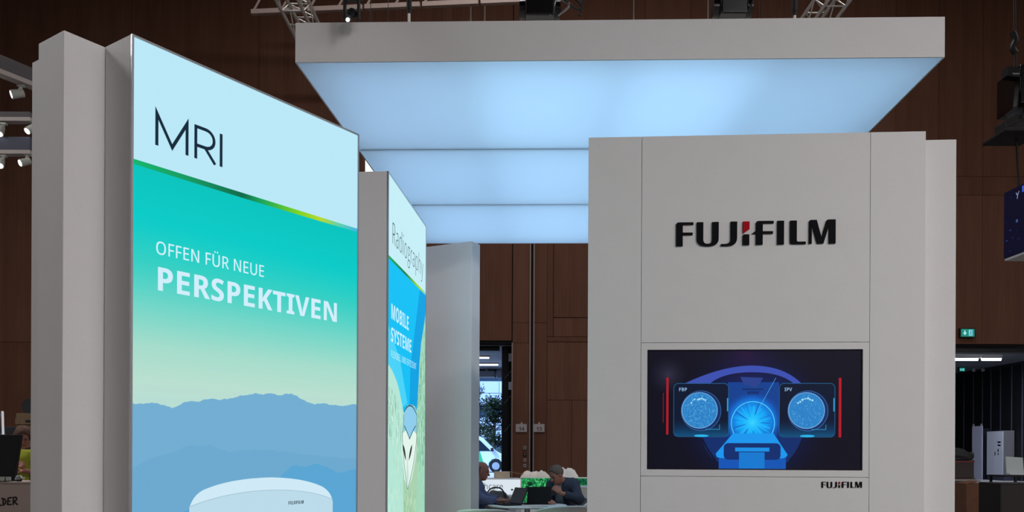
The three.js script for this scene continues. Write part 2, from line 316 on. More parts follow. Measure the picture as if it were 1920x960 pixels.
  blob([[0.72, 1.62], [0.74, 1.8], [0.9, 1.885], [1.08, 1.9], [1.3, 1.88], [1.4, 1.8], [1.38, 1.62], [1.06, 1.55]], '#8fcdec');
  blob([[0.66, 1.58], [0.85, 1.62], [1.02, 1.53], [1.2, 1.63], [1.4, 1.58], [1.36, 1.36], [1.16, 1.12], [0.93, 0.99], [0.76, 1.12], [0.66, 1.36]], '#e4f6ec');
  c.strokeStyle = '#3d6873'; c.lineWidth = 9; for (const pts of [[[0.66, 1.58], [0.7, 1.3], [0.92, 1.0]], [[1.4, 1.58], [1.34, 1.3], [0.94, 1.0]], [[0.75, 1.66], [0.9, 1.6], [1.02, 1.53]], [[1.34, 1.68], [1.18, 1.62], [1.02, 1.53]], [[0.72, 1.78], [0.74, 1.66], [0.66, 1.58]], [[1.41, 1.8], [1.38, 1.66], [1.4, 1.58]], [[0.74, 1.8], [1.06, 1.97], [1.4, 1.8]]]) { c.beginPath(); c.moveTo(X(pts[0][0]), Y(pts[0][1])); c.quadraticCurveTo(X(pts[1][0]), Y(pts[1][1]), X(pts[2][0]), Y(pts[2][1])); c.stroke(); }
  c.fillStyle = '#2a3436'; for (const [a, b2, m] of [[0.68, 0.84, 1], [1.16, 0.98, -1]]) { c.beginPath(); c.moveTo(X(a), Y(1.47)); c.quadraticCurveTo(X(a + 0.14 * m), Y(1.44), X(b2), Y(1.3)); c.quadraticCurveTo(X(a + 0.04 * m), Y(1.36), X(a), Y(1.47)); c.fill(); }
  c.fillStyle = '#bfe6d6'; c.beginPath(); c.moveTo(X(0.91), Y(1.42)); c.lineTo(X(0.985), Y(1.12)); c.lineTo(X(0.92), Y(1.02)); c.lineTo(X(0.86), Y(1.12)); c.closePath(); c.fill();
});
const tvPicture = canvas(1024, 576, (c, w, h) => {
  c.scale(1024 / 1205, 576 / 668); c.translate(-45, -52);
  c.fillStyle = '#070a1c'; c.fillRect(45, 52, 1205, 668);
  const glow = (x, y, r, stops) => { const g = c.createRadialGradient(x, y, 0, x, y, r); stops.forEach(([t, k]) => g.addColorStop(t, k)); c.fillStyle = g; c.fillRect(45, 52, 1205, 668); };
  glow(645, 430, 480, [[0, 'rgba(10,80,190,0.9)'], [0.5, 'rgba(8,40,120,0.55)'], [1, 'rgba(5,10,40,0)']]);
  glow(600, 80, 200, [[0, 'rgba(60,15,70,0.5)'], [1, 'rgba(40,10,60,0)']]);
  glow(160, 190, 110, [[0, 'rgba(70,66,90,0.6)'], [1, 'rgba(60,60,80,0)']]);
  // scanner housing
  c.fillStyle = '#0a2c6b'; c.beginPath(); c.moveTo(350, 540); c.bezierCurveTo(330, 120, 960, 120, 930, 540); c.bezierCurveTo(880, 700, 800, 716, 640, 716); c.bezierCurveTo(480, 716, 390, 690, 350, 540); c.fill();
  c.fillStyle = '#3a4fb0'; c.beginPath(); c.moveTo(255, 236); c.quadraticCurveTo(470, 135, 640, 136); c.quadraticCurveTo(820, 138, 918, 240); c.lineTo(870, 236); c.quadraticCurveTo(790, 172, 640, 174); c.quadraticCurveTo(480, 172, 400, 236); c.closePath(); c.fill();
  c.fillStyle = '#0d3f8e'; c.beginPath(); c.moveTo(500, 230); c.lineTo(790, 230); c.lineTo(790, 480); c.lineTo(500, 480); c.fill();
  c.fillStyle = '#27408c'; c.beginPath(); c.moveTo(570, 200); c.lineTo(700, 205); c.lineTo(665, 262); c.lineTo(590, 240); c.fill(); c.fillStyle = '#0a2a66'; c.fillRect(582, 266, 120, 8); c.fillRect(610, 282, 66, 18);
  c.strokeStyle = '#04102c'; c.lineWidth = 10; c.beginPath(); c.moveTo(355, 545); c.quadraticCurveTo(385, 620, 435, 672); c.moveTo(925, 545); c.quadraticCurveTo(900, 620, 850, 672); c.stroke();
  // bore with bright streaks
  glow(640, 455, 175, [[0, '#12c4ff'], [0.45, 'rgba(4,165,250,0.95)'], [0.75, 'rgba(6,120,225,0.75)'], [1, 'rgba(8,70,170,0)']]);
  c.strokeStyle = 'rgba(90,215,255,0.9)'; c.lineWidth = 5; c.beginPath(); c.arc(643, 462, 122, Math.PI * 0.84, Math.PI * 0.16); c.stroke();
  for (let i = 0; i < 26; i++) { const a = i / 26 * Math.PI * 2 + rr(-0.08, 0.08), r0 = rr(30, 50), r1 = rr(90, 118); c.strokeStyle = i % 3 ? 'rgba(40,190,255,0.7)' : 'rgba(10,90,180,0.8)'; c.lineWidth = rr(2, 8); c.beginPath(); c.moveTo(640 + Math.cos(a) * r0, 458 + Math.sin(a) * r0); c.lineTo(640 + Math.cos(a) * r1, 458 + Math.sin(a) * r1); c.stroke(); }
  c.strokeStyle = 'rgba(80,190,255,0.8)'; c.lineWidth = 3; c.beginPath(); c.moveTo(665, 400); c.lineTo(772, 205); c.stroke();
  glow(640, 458, 70, [[0, 'rgba(60,210,255,1)'], [1, 'rgba(20,180,255,0)']]);
  // patient table
  c.fillStyle = '#1596ee'; c.beginPath(); c.moveTo(530, 520); c.lineTo(760, 520); c.lineTo(840, 640); c.lineTo(830, 655); c.lineTo(790, 668); c.lineTo(490, 668); c.lineTo(440, 655); c.lineTo(432, 636); c.closePath(); c.fill();
  c.fillStyle = '#0d54b4'; c.fillRect(450, 660, 380, 60);
  c.fillStyle = '#0a2d6e'; c.beginPath(); c.roundRect(478, 575, 322, 94, 26); c.fill(); c.fillStyle = '#128fe6'; c.fillRect(543, 600, 194, 22); c.fillStyle = '#0f78d0'; c.fillRect(565, 626, 145, 92);
  // the two insets
  for (const [x, cx, words, dense] of [[192, 340, 'FBP', 1], [792, 945, 'IPV', 0]]) {
    c.fillStyle = '#04152f'; c.beginPath(); c.roundRect(x, 237, 312, 302, 26); c.fill(); c.strokeStyle = '#1b5a88'; c.lineWidth = 4; c.stroke();
    const g = c.createLinearGradient(0, 440, 0, 540); g.addColorStop(0, 'rgba(5,60,100,0)'); g.addColorStop(1, 'rgba(6,90,140,0.9)'); c.fillStyle = g; c.fillRect(x + 4, 440, 304, 96);
    c.fillStyle = '#27b4ea'; c.beginPath(); c.ellipse(x + 158, 534, 42, 7, 0, 0, 7); c.fill();
    c.fillStyle = '#0b2f66'; c.beginPath(); c.arc(cx + 8, 392, 113, 0, 7); c.fill(); c.strokeStyle = '#3a6fb0'; c.lineWidth = 3; c.stroke();
    c.fillStyle = '#2a82c8'; c.beginPath(); c.arc(cx, 390, 101, 0, 7); c.fill(); c.strokeStyle = '#7db4e4'; c.lineWidth = 4; c.stroke();
    for (let i = 0; i < (dense ? 520 : 180); i++) { const a = rr(0, 6.28), r = Math.sqrt(rnd()) * 92; c.fillStyle = rnd() < 0.5 ? 'rgba(120,200,240,0.55)' : 'rgba(20,100,170,0.5)'; c.fillRect(cx + Math.cos(a) * r, 390 + Math.sin(a) * r, rr(2, 6), rr(2, 6)); }
    for (let i = 0; i < 8; i++) { c.fillStyle = '#a4ddf6'; c.beginPath(); c.arc(cx - 50 + i * 12 + rr(-3, 3), 345 - Math.sin(i / 8 * 3) * 22 + rr(-4, 4), rr(3, 7), 0, 7); c.fill(); }
    c.fillStyle = '#8fb4dc'; c.font = 'bold 27px sans-serif'; c.fillText(words, x + 28, 281);
    c.strokeStyle = '#2ba0d8'; c.lineWidth = 7; c.beginPath(); c.moveTo(x + 307, 320); c.lineTo(x + 307, 395); c.stroke(); c.lineWidth = 3; c.beginPath(); c.moveTo(x + 180, 497); c.lineTo(x + 262, 497); c.lineTo(x + 262, 470); c.stroke();
  }
  c.fillStyle = '#b31626'; c.fillRect(149, 203, 13, 325); c.fillRect(1125, 206, 15, 335); c.fillStyle = '#6e1426'; c.fillRect(129, 290, 6, 170);
});
function lit(map, k = 1) { return matt('#000000', { emissive: 0xffffff, emissiveMap: map, emissiveIntensity: k }); }
function facePlane(x0, x1, y0, y1, z) { return new THREE.PlaneGeometry(x1 - x0, y1 - y0).translate((x0 + x1) / 2, (y0 + y1) / 2, z); }
function frameGeo(x0, x1, y0, y1, b, z0, z1) { return [span(x0, x1, y1 - b, y1, z0, z1), span(x0, x1, y0, y0 + b, z0, z1), span(x0, x0 + b, y0 + b, y1 - b, z0, z1), span(x1 - b, x1, y0 + b, y1 - b, z0, z1)]; }

// ---------------------------------------------------------------- booth: stepped wall slabs and light boxes
const corner = (px, py) => PY(px, py, 4);                                 // every booth wall is four metres high
function frameOf(a, b) { const d = b.clone().sub(a); return { at: [a.x, 0, a.z], turn: Math.atan2(-d.z, d.x), long: Math.hypot(d.x, d.z) }; }
{
  const f = frameOf(corner(247, 63), corner(673, 252));
  const t = thing('light_box', 'tall backlit panel with mountain ridges under a teal sky', 'light box', f.at, f.turn);
  obj('cabinet', span(0, f.long, 0.02, 4, -0.298, -0.012, 0.006), M.paint, t);
  obj('plinth', span(0.03, f.long - 0.03, 0, 0.03, -0.28, -0.03), M.black, t);
  obj('frame', frameGeo(0, f.long, 0.02, 4, 0.014, -0.012, 0.004), M.aluminium, t);
  obj('printed_fabric', facePlane(0.014, f.long - 0.014, 0.034, 3.986, -0.002), lit(mriPrint, 1.0), t, 'backlit print, white band above, mountains and scanner below');
  const l = new THREE.RectAreaLight(new THREE.Color(0.45, 0.85, 0.95), 0.25, f.long - 0.1, 3.8); l.position.set(f.long / 2, 2, 0.02); l.rotation.y = Math.PI; t.add(l);
  l.rotation.y = 0; l.lookAt(new THREE.Vector3(f.long / 2, 2, 5).applyAxisAngle(V(0, 1, 0), f.turn).add(t.position));
  const at = (x, z) => { const v = V(x, 0, z).applyAxisAngle(V(0, 1, 0), f.turn); return [f.at[0] + v.x, 0, f.at[2] + v.z]; };
  solo('wall_slab', metreUV(span(0, 2.1, 0, 4, -0.31, 0, 0.005)), M.paint, 'pale grey booth wall slab stepping out behind the mountain light box', 'booth wall', at(-0.26, -0.306), f.turn);
  solo('wall_slab', metreUV(span(0, 1.95, 0, 4, -0.3, 0, 0.005)), M.paint, 'narrow grey wall slab beside the spotlit beams', 'booth wall', at(-0.152, -0.622), f.turn);
}
{
  const f = frameOf(corner(728, 320.5), corner(799, 424));
  const t = thing('light_box', 'tall backlit panel with a white bird gliding on bright blue', 'light box', f.at, f.turn);
  obj('cabinet', span(0, f.long, 0.02, 4, -0.62, -0.012, 0.006), M.paint, t);
  obj('plinth', span(0.03, f.long - 0.03, 0, 0.03, -0.58, -0.03), M.black, t);
  obj('frame', frameGeo(0, f.long, 0.02, 4, 0.014, -0.012, 0.004), M.aluminium, t);
  obj('printed_fabric', facePlane(0.014, f.long - 0.014, 0.034, 3.986, -0.002), lit(radPrint, 1.0), t, 'backlit print of the gliding bird');
  const l = new THREE.RectAreaLight(new THREE.Color(0.5, 0.88, 0.95), 0.25, f.long - 0.1, 3.8); l.position.set(f.long / 2, 2, 0.02); t.add(l);
  l.lookAt(new THREE.Vector3(f.long / 2, 2, 5).applyAxisAngle(V(0, 1, 0), f.turn).add(t.position));
}
{
  const f = frameOf(corner(799, 463), corner(885, 452)), c = corner(885, 452);
  solo('wall_slab', metreUV(span(-1.6, 0, 0, 4, -0.204, 0, 0.005)), M.paint, 'plain pale wall slab beside the open gate', 'booth wall', [c.x, 0, c.z], f.turn);
}
// ---------------------------------------------------------------- booth: screen tower
{
  const f = frameOf(corner(1104, 258), corner(1736, 246)), L = f.long;
  const t = thing('screen_tower', 'wide pale grey wall with black logo above a built-in screen', 'booth wall', f.at, f.turn);
  obj('core', span(0.004, L - 0.004, 0, 3.996, -0.185, -0.05), M.paint, t);
  obj('rear_slab', metreUV(span(0.3, 3.02, 0, 4, -0.62, -0.19, 0.005)), M.paint, t, 'recessed slab showing at the right side');
  const pan = (x0, x1, y0, y1, label) => obj('cladding_panel', metreUV(span(x0, x1, y0, y1, -0.05, 0, 0.001)), M.paint, t, label);
  pan(0, 0.4325, 0, 4); pan(2.2635, L, 0, 4); pan(0.436, 2.26, 2.312, 4, 'panel carrying the large logo');
  pan(0.436, 2.26, 0, 1.217, 'panel carrying the small logo');
  const s = new THREE.Shape([[0.436, 1.2205], [2.26, 1.2205], [2.26, 2.3085], [0.436, 2.3085]].map((p) => new THREE.Vector2(...p)));
  s.holes.push(new THREE.Path([[0.486, 1.274], [0.486, 2.253], [2.21, 2.253], [2.21, 1.274]].map((p) => new THREE.Vector2(...p))));
  obj('screen_surround', metreUV(new THREE.ExtrudeGeometry(s, { depth: 0.05, bevelEnabled: false }).translate(0, 0, -0.05)), M.paint, t);
  logoLetters(t, 0.715, 1.987, 3.299, 3.093, 0.0005, 0.012);
  logoLetters(t, 1.886, 2.206, 1.184, 1.132, 0.0005, 0.004);
  const v = thing('television', 'large flat screen showing a glowing blue scanner bore', 'screen', f.at, f.turn);
  v.position.y = 1.276;
  obj('bezel', frameGeo(0.488, 2.208, 0, 0.975, 0.007, -0.047, -0.004), M.blackGloss, v);
  obj('back_cover', span(0.49, 2.206, 0.002, 0.973, -0.047, -0.02), M.black, v);
  obj('display', facePlane(0.495, 2.201, 0.007, 0.968, -0.012), std('#020203', 0.25, { emissive: 0xffffff, emissiveMap: tvPicture, emissiveIntensity: 1 }), v, 'lit screen picture of a scanner with two round insets');
  const l = new THREE.RectAreaLight(new THREE.Color(0.05, 0.25, 0.6), 0.15, 1.6, 0.9); l.position.set(1.348, 0.487, 0.01); v.add(l);
  l.lookAt(new THREE.Vector3(1.348, 0.487, 5).applyAxisAngle(V(0, 1, 0), f.turn).add(v.position));
}
// ---------------------------------------------------------------- booth: hanging luminous canopy
{
  const fl = PY(553, 117, 5), fr = PY(1772, 107, 5), bl = PY(798, 457, 5), br = PY(1421, 456, 5);
  const O = V((fl.x + br.x) / 2, 5, (fl.z + br.z) / 2), q = (p) => [p.x - O.x, p.z - O.z], mix = (a, b, t) => [a[0] + (b[0] - a[0]) * t, a[1] + (b[1] - a[1]) * t];
  const A = q(fl), B = q(fr), C = q(br), D = q(bl);
  const t = thing('canopy', 'wide hanging canopy with glowing pale blue underside', 'canopy', O.toArray());
  const H = 0.365, W = 0.014;
  const inset = (a, b, d) => { const l = Math.hypot(b[0] - a[0], b[1] - a[1]); return [-(b[1] - a[1]) / l * d, (b[0] - a[0]) / l * d]; };
  const board = (a, b, label) => { const n = inset(a, b, -W), e = [(b[0] - a[0]) * 0.0005, (b[1] - a[1]) * 0.0005]; obj('fascia_board', metreUV(prism([[a[0] + e[0], a[1] + e[1]], [b[0] - e[0], b[1] - e[1]], [b[0] + n[0] - e[0], b[1] + n[1] - e[1]], [a[0] + n[0] + e[0], a[1] + n[1] + e[1]]], 0, H)), M.paint, t, label); };
  board(A, B, 'front fascia board'); board(C, D);
  const ins = (p, other, d) => { const l = Math.hypot(other[0] - p[0], other[1] - p[1]); return mix(p, other, d / l); };
  board(ins(B, C, W + 0.002), ins(C, B, W + 0.002)); board(ins(D, A, W + 0.002), ins(A, D, W + 0.002));
  const i4 = [mix(A, C, 0.0028), mix(B, D, 0.0028), mix(C, A, 0.0028), mix(D, B, 0.0028)];
  obj('lid', prism(i4, H - 0.03, H - 0.002), M.white, t);
  const fabric = new THREE.MeshPhysicalMaterial({ color: '#f4f7fa', transmission: 0.5, roughness: 1, thickness: 0, specularIntensity: 0.1, side: THREE.DoubleSide });
  const [a, b, c, d] = i4;
  const cuts = [0, 0.336, 0.67, 1];
  const led = std('#ffffff', 0.6, { emissive: new THREE.Color(0.36, 0.68, 1), emissiveIntensity: 0.3 });
  const CANOPY_LIGHT = 0.96, POWER = [[0.6, 1, 1.12, 0.62], [0.8, 1, 1, 0.95], [0.92, 1.05, 1.05, 1]];
  for (let k = 0; k < 3; k++) {
    const t0 = cuts[k] + (k ? 0.0013 : 0), t1 = cuts[k + 1] - (k < 2 ? 0.0013 : 0);
    const p = [mix(a, d, t0), mix(b, c, t0), mix(b, c, t1), mix(a, d, t1)];
    const g = new THREE.BufferGeometry();
    g.setAttribute('position', new THREE.Float32BufferAttribute(p.flatMap(([x, z]) => [x, 0.006, z]), 3));
    g.setAttribute('uv', new THREE.Float32BufferAttribute([0, 0, 1, 0, 1, 1, 0, 1], 2)); g.setIndex([0, 2, 1, 0, 3, 2]); g.computeVertexNormals();
    obj('stretched_fabric', g, fabric, t, 'translucent white fabric panel lit from inside');
    if (k) obj('seam_bar', prism([mix(a, d, cuts[k] - 0.002), mix(b, c, cuts[k] - 0.002), mix(b, c, cuts[k] + 0.002), mix(a, d, cuts[k] + 0.002)], 0.009, 0.05), M.darkSteel, t);
    for (let j = 0; j < 4; j++) {                                           // light modules under the lid
      const tm = (cuts[k] + cuts[k + 1]) / 2, [x, z] = mix(mix(a, d, tm), mix(b, c, tm), (j + 0.5) / 4);
      obj('light_module', bx(1.36, 0.02, 2.1, x, H - 0.042, z), led, t);
      const l = new THREE.RectAreaLight(new THREE.Color(0.38, 0.64, 0.96), POWER[k][j] * CANOPY_LIGHT, 1.34, 2.08); l.position.set(x, H - 0.055, z); l.rotation.x = -Math.PI / 2; t.add(l);
    }
  }
  // suspension rods up to the hall roof
  for (const [px, py, label] of [[767, 40, 'thin suspension rod with white sleeve above the canopy, left of the dark hoist'], [1490, 34, 'thin suspension rod with white sleeve beside the right truss']]) {
    const p = P(px, py, 8.3), r = thing('suspension_rod', label, 'rod', [p.x, 5.36, p.z]);
    obj('sleeve', rod([0, 0.006, 0], [0, 0.4, 0], 0.014), M.white, r, 'white lower sleeve'); obj('turnbuckle', [rod([0, 0.4, 0], [0, 0.44, 0], 0.02), rod([0, 0.44, 0], [0, 0.95, 0], 0.026)], M.black, r, 'black turnbuckle');
    obj('wire', rod([0, 0.95, 0], [0, HALL_H - 5.36, 0], 0.006, 0.006, 6), M.steel, r);
  }
}
// ---------------------------------------------------------------- rigging over the canopy
function boxTruss(name, label, x, y, z0, z1, side = 0.29) {                // a square truss running in depth, its rungs one by one
  const t = thing(name, label, 'truss', [x, y, z0]);
  const L = z0 - z1, h = side / 2, n = Math.round(L / 0.36);
  for (const sx of [-1, 1]) for (const sy of [0, 1]) obj('chord', rod([sx * h, sy * side, 0], [sx * h, sy * side, -L], 0.024), M.truss, t);
  const rung = rod([-h, 0, 0], [h, 0, 0], 0.011, 0.011, 6), upright = rod([0, 0, 0], [0, side, 0], 0.011, 0.011, 6);
  const step = L / n, dg = rod([0, 0, 0], [0, side, -step], 0.009, 0.009, 6), dg2 = rod([0, side, 0], [0, 0, -step], 0.009, 0.009, 6), dx = rod([-h, 0, 0], [h, 0, -step], 0.009, 0.009, 6);
  for (let i = 0; i <= n; i++) {
    const z = -i * step;
    for (const sy of [0, side]) { const r = obj('rung', rung, M.truss, t); r.position.set(0, sy, z); }
    if (i < n) for (const sx of [-h, h]) { const r = obj('brace', i % 2 ? dg : dg2, M.truss, t); r.position.set(sx, 0, z); }
    if (i < n) { const r = obj('brace', dx, M.truss, t); r.position.set(0, side, z); }
  }
  for (const z of [-0.6, -L + 0.6]) obj('sling', [rod([-h, side, z], [0, side + 0.6, z], 0.012), rod([h, side, z], [0, side + 0.6, z], 0.012), rod([0, side + 0.6, z], [0, HALL_H - y - 0.01, z], 0.008, 0.008, 6)], M.darkSteel, t);
  return t;
}
{
  const a = P(555, 20, 11.4), b = P(1556, 12, 11.4);
  boxTruss('lighting_truss', 'silver box truss over the left end of the canopy', a.x, 7.32, -6.5, -15.2);
  boxTruss('lighting_truss', 'silver box truss over the right end of the canopy', b.x, 7.42, -6.5, -15.2);
  // long pipe of the hall's roof grid far behind
  const g0 = PY(470, 24, 12.2), g1 = PY(1010, 0, 12.2), d = g1.clone().sub(g0), g = thing('roof_girder', 'long pinkish lattice girder high before the wood wall', 'girder', [g0.x, 12.2, g0.z], Math.atan2(-d.z, d.x));
  const L = Math.hypot(d.x, d.z), pink = std('#a8938b', 0.6);
  for (let i = 0; i < 5; i++) obj('bottom_flange', span(i * L / 5 + 0.03, (i + 1) * L / 5 - 0.03, -0.05, 0.06, -0.06, 0.06), pink, g);
  obj('top_flange', span(0, L, 1.0, 1.1, -0.06, 0.06), pink, g);
  for (let i = 0; i < 10; i++) obj('lattice', rod([(i + 0.1) * L / 10, 0.04, 0], [(i + 0.9) * L / 10, 1.02, 0], 0.03, 0.03, 6), pink, g);
  for (const k of [0.08, 0.5, 0.92]) obj('hanger', rod([k * L, 1.1, 0], [k * L, HALL_H - 12.2, 0], 0.02, 0.02, 6), M.darkSteel, g);
}
{ // moving-head spotlight before the canopy's edge
  const p = P(652, 37, 7.45), t = thing('moving_head_lamp', 'black moving head spotlight with glowing white lens at canopy edge', 'spotlight', [p.x, p.y, p.z]);
  obj('lens', [sph(0.018, 0, 0, 0, 1, 1, 0.7)], std('#ffffff', 0.3, { emissive: 0xffffff, emissiveIntensity: 3 }), t, 'glowing white lens');
  obj('head', [rod([0, 0.02, -0.01], [0.02, 0.11, -0.1], 0.03, 0.045, 14), sph(0.045, 0.02, 0.11, -0.1)], M.black, t);
  obj('yoke', [span(-0.055, -0.035, 0.05, 0.24, -0.13, -0.06, 0.004), span(0.07, 0.09, 0.05, 0.24, -0.13, -0.06, 0.004), span(-0.055, 0.09, 0.22, 0.26, -0.13, -0.06, 0.004)], M.black, t);
  obj('base', span(-0.08, 0.115, 0.26, 0.4, -0.17, -0.02, 0.01), M.darkSteel, t);
  obj('hanger', rod([0.02, 0.4, -0.1], [0.02, HALL_H - p.y, -0.1], 0.012, 0.012, 6), M.black, t);
  const s = new THREE.SpotLight(0xffffff, 6, 0, 0.5, 0.6); s.position.set(0, -0.03, 0.03); s.target.position.set(-0.4, -3, 3); t.add(s, s.target); s.castShadow = true;
}
function hoist(px, py, depth, w, h, label, cables) {
  const p = P(px, py, depth), t = thing('chain_hoist', label, 'hoist', [p.x, p.y - 0.03, p.z]), up = HALL_H - p.y + 0.03;
  const k = w / 0.3, dy = 0;
  obj('body', [span(-w / 2, w / 2, 0.02, h * 0.45, -0.12, 0.12, 0.02), rod([-w / 2 - 0.06, h * 0.25, 0], [w / 2 + 0.06, h * 0.25, 0], 0.09, 0.09, 16)], M.blackGloss, t);
  obj('chain_bag', span(-w * 0.35, w * 0.1, h * 0.45, h * 0.85, -0.1, 0.1, 0.03), M.black2, t);
  obj('hook', tube([[0, h * 0.45, 0], [0.05, h * 0.6, 0], [0, h * 0.7, 0], [-0.04, h * 0.6, 0]], 0.014, 20, 6), M.steel, t);
  obj('chain', rod([0, h * 0.7, 0], [0, up, 0], 0.01, 0.01, 6), M.steel, t);
  for (const c of cables) obj('cable', tube(c, 0.012, 24, 6), rnd() < 0.5 ? M.steel : M.black, t);
}
hoist(1012, 37, 8.6, 0.3, 0.5, 'black chain hoist with tangled cables over the canopy middle', [
  [[0.1, 0.02, 0.1], [0.16, 0.2, 0.1], [0.12, 0.4, 0.1], [0.25, 0.6, 0.05], [0.2, 0.9, 0]], [[0.18, 0.02, 0.1], [0.3, 0.12, 0.12], [0.2, 0.2, 0.1], [0.34, 0.3, 0.1], [0.2, 0.6, 0]], [[0.4, 0.02, 0.1], [0.42, 0.12, 0.1], [0.28, 0.26, 0.1], [0.22, 0.5, 0.05], [0.1, 0.9, 0]], [[0.14, 0.3, 0.12], [0.26, 0.16, 0.12], [0.4, 0.08, 0.1], [0.44, 0.2, 0.08], [0.42, 0.5, 0]],
]);
hoist(1372, 34, 8.6, 0.28, 0.5, 'black boxy chain hoist over the canopy near the right truss', [[[0.12, 0.02, 0.1], [0.2, 0.2, 0.1], [0.1, 0.5, 0.05], [0.05, 0.9, 0]]]);

// ---------------------------------------------------------------- hanging loudspeaker frame and screen box at the right
{
  const p = P(1905, 260, 14.2), s = 14.2 / F, t = thing('rigging_frame', 'black hanging rigging frame with speaker horn', 'rigging', [p.x, p.y, p.z]);
  const at = (px, py, z = 0) => V((px - 1905) * s, (260 - py) * s, z);
  obj('bottom_tray', span(-42 * s, 30 * s, 0, 6 * s, -0.35, 0.35, 0.01), M.black, t);
  obj('side_brace', [bar(at(1866, 258, 0.3), at(1866, 232, 0.3), 0.03, 0.03), bar(at(1864, 232, 0.3), at(1886, 215, 0.3), 0.04, 0.04), bar(at(1884, 216, 0.3), at(1896, 160, 0.2), 0.06, 0.06), bar(at(1866, 250, 0.3), at(1900, 235, 0.3), 0.03, 0.03), bar(at(1896, 236, 0.3), at(1912, 190, 0.3), 0.05, 0.05)], M.black, t);
  obj('cabinet', span(-12 * s, 40 * s, 52 * s, 125 * s, -0.4, 0.3, 0.03), M.blackGloss, t);
  obj('lower_box', span(-22 * s, 34 * s, 6 * s, 34 * s, -0.3, 0.28, 0.02), M.black, t);
  obj('horn', [bar(at(1894, 150, 0.2), at(1870, 147, 0.2), 0.16, 0.16), bar(at(1878, 140, 0.22), at(1892, 140, 0.22), 0.06, 0.04)], M.darkSteel, t);
  obj('label_plate', bx(13 * s, 3 * s, 0.01, -20 * s, 107 * s, 0.29), M.steel, t, 'small pale plate on the horn');
  obj('lifting_chain', [rod(at(1903, 135), at(1901, 0), 0.02, 0.02, 6), rod(at(1901, 0), V(at(1901, 0).x, HALL_H - p.y, 0), 0.02, 0.02, 6), tube([at(1898, 60), at(1903, 75), at(1898, 90), at(1904, 100)], 0.05, 20, 6)], M.black, t);
  obj('lower_cable', tube([at(1906, 260, 0), at(1908, 300, 0), at(1911, 340, 0), at(1911, 356, 0)], 0.018, 20, 6), M.black, t);
}
{ // suspended screen box, its long lit face turned to the left
  const a = P(1880, 490, 12), W = 2.4, H = 128 / F * 12;
  const face = canvas(512, 280, (c, w, h) => {
    c.fillStyle = '#070b26'; c.fillRect(0, 0, w, h);
    for (let i = 0; i < 90; i++) { c.fillStyle = ['#12224f', '#0d1840', '#2a4a8f', '#0a1033'][i % 4]; c.fillRect(rr(0, w), rr(0, h), rr(2, 9), rr(2, 7)); }
    c.strokeStyle = '#8d9ac4'; c.lineWidth = 4; c.beginPath(); c.moveTo(58, 22); c.lineTo(65, 36); c.lineTo(72, 20); c.moveTo(65, 36); c.lineTo(64, 50); c.stroke();
    c.fillStyle = '#3c63d8'; c.fillRect(86, 6, 30, 26); c.fillStyle = '#3f5f9a'; c.fillRect(58, 136, 9, 12);
  });
  const t = thing('hanging_screen', 'suspended dark blue screen box with pale underside', 'screen', [a.x, a.y, a.z], -1.535);
  obj('housing', span(0, W, 0.03, H, -1.0, -0.012, 0.01), M.darkBlue, t);
  obj('display', facePlane(0.01, W - 0.01, 0.04, H - 0.01, -0.01), std('#02030a', 0.3, { emissive: 0xffffff, emissiveMap: face, emissiveIntensity: 0.8 }), t, 'dark blue screen face with small bright marks');
  obj('underside', span(0.02, W, 0, 0.03, -1.0, -0.02), std('#efe2e2', 0.6), t, 'pale pink underside');
  obj('hanger', [rod([0.3, H, -0.4], [0.3, HALL_H - a.y, -0.4], 0.012, 0.012, 6), rod([W - 0.3, H, -0.4], [W - 0.3, HALL_H - a.y, -0.4], 0.012, 0.012, 6)], M.black, t);
}
// bright hanging sign far behind, showing between light box and canopy
{
  const p = P(693, 320, 19), t = thing('hanging_sign', 'small glowing white sign far behind the canopy edge', 'sign', [p.x, p.y - 1.1, p.z]);
  obj('panel', span(-0.1, 0.5, 0, 1.35, -0.08, 0), std('#ffffff', 0.5, { emissive: new THREE.Color(0.8, 0.9, 1), emissiveIntensity: 0.8 }), t);
  obj('hanger', [rod([0, 1.35, -0.04], [0, HALL_H - p.y + 1.1, -0.04], 0.008, 0.008, 6), rod([0.4, 1.35, -0.04], [0.4, HALL_H - p.y + 1.1, -0.04], 0.008, 0.008, 6)], M.black, t);
}

// ---------------------------------------------------------------- neighbouring stand at the left: beams with spotlights
const lampGlow = std('#ffffff', 0.3, { emissive: new THREE.Color(1, 0.98, 0.95), emissiveIntensity: 4 });
const beamGrey = std('#5d585c', 0.7), beamBlue = std('#494b5e', 0.7), railPale = std('#b9aea9', 0.5), spotGrey = std('#b8bab2', 0.5);
function beam(name, label, a, b, h, mat) {
  const d = b.clone().sub(a), t = thing(name, label, 'beam', a.toArray(), Math.atan2(-d.z, d.x)), L = Math.hypot(d.x, d.z);
  obj('beam_body', span(0, L, 0.05, h, -0.1, 0.1, 0.004), mat, t); obj('lamp_rail', span(0, L, 0, 0.05, -0.02, 0.1), railPale, t, 'pale lamp rail along the lower edge');
  for (const k of [0.04, 0.2]) obj('post', rod([L * k, h, 0], [L * k, HALL_H - a.y, 0], 0.006, 0.006, 6), M.darkSteel, t);
  return t;
}
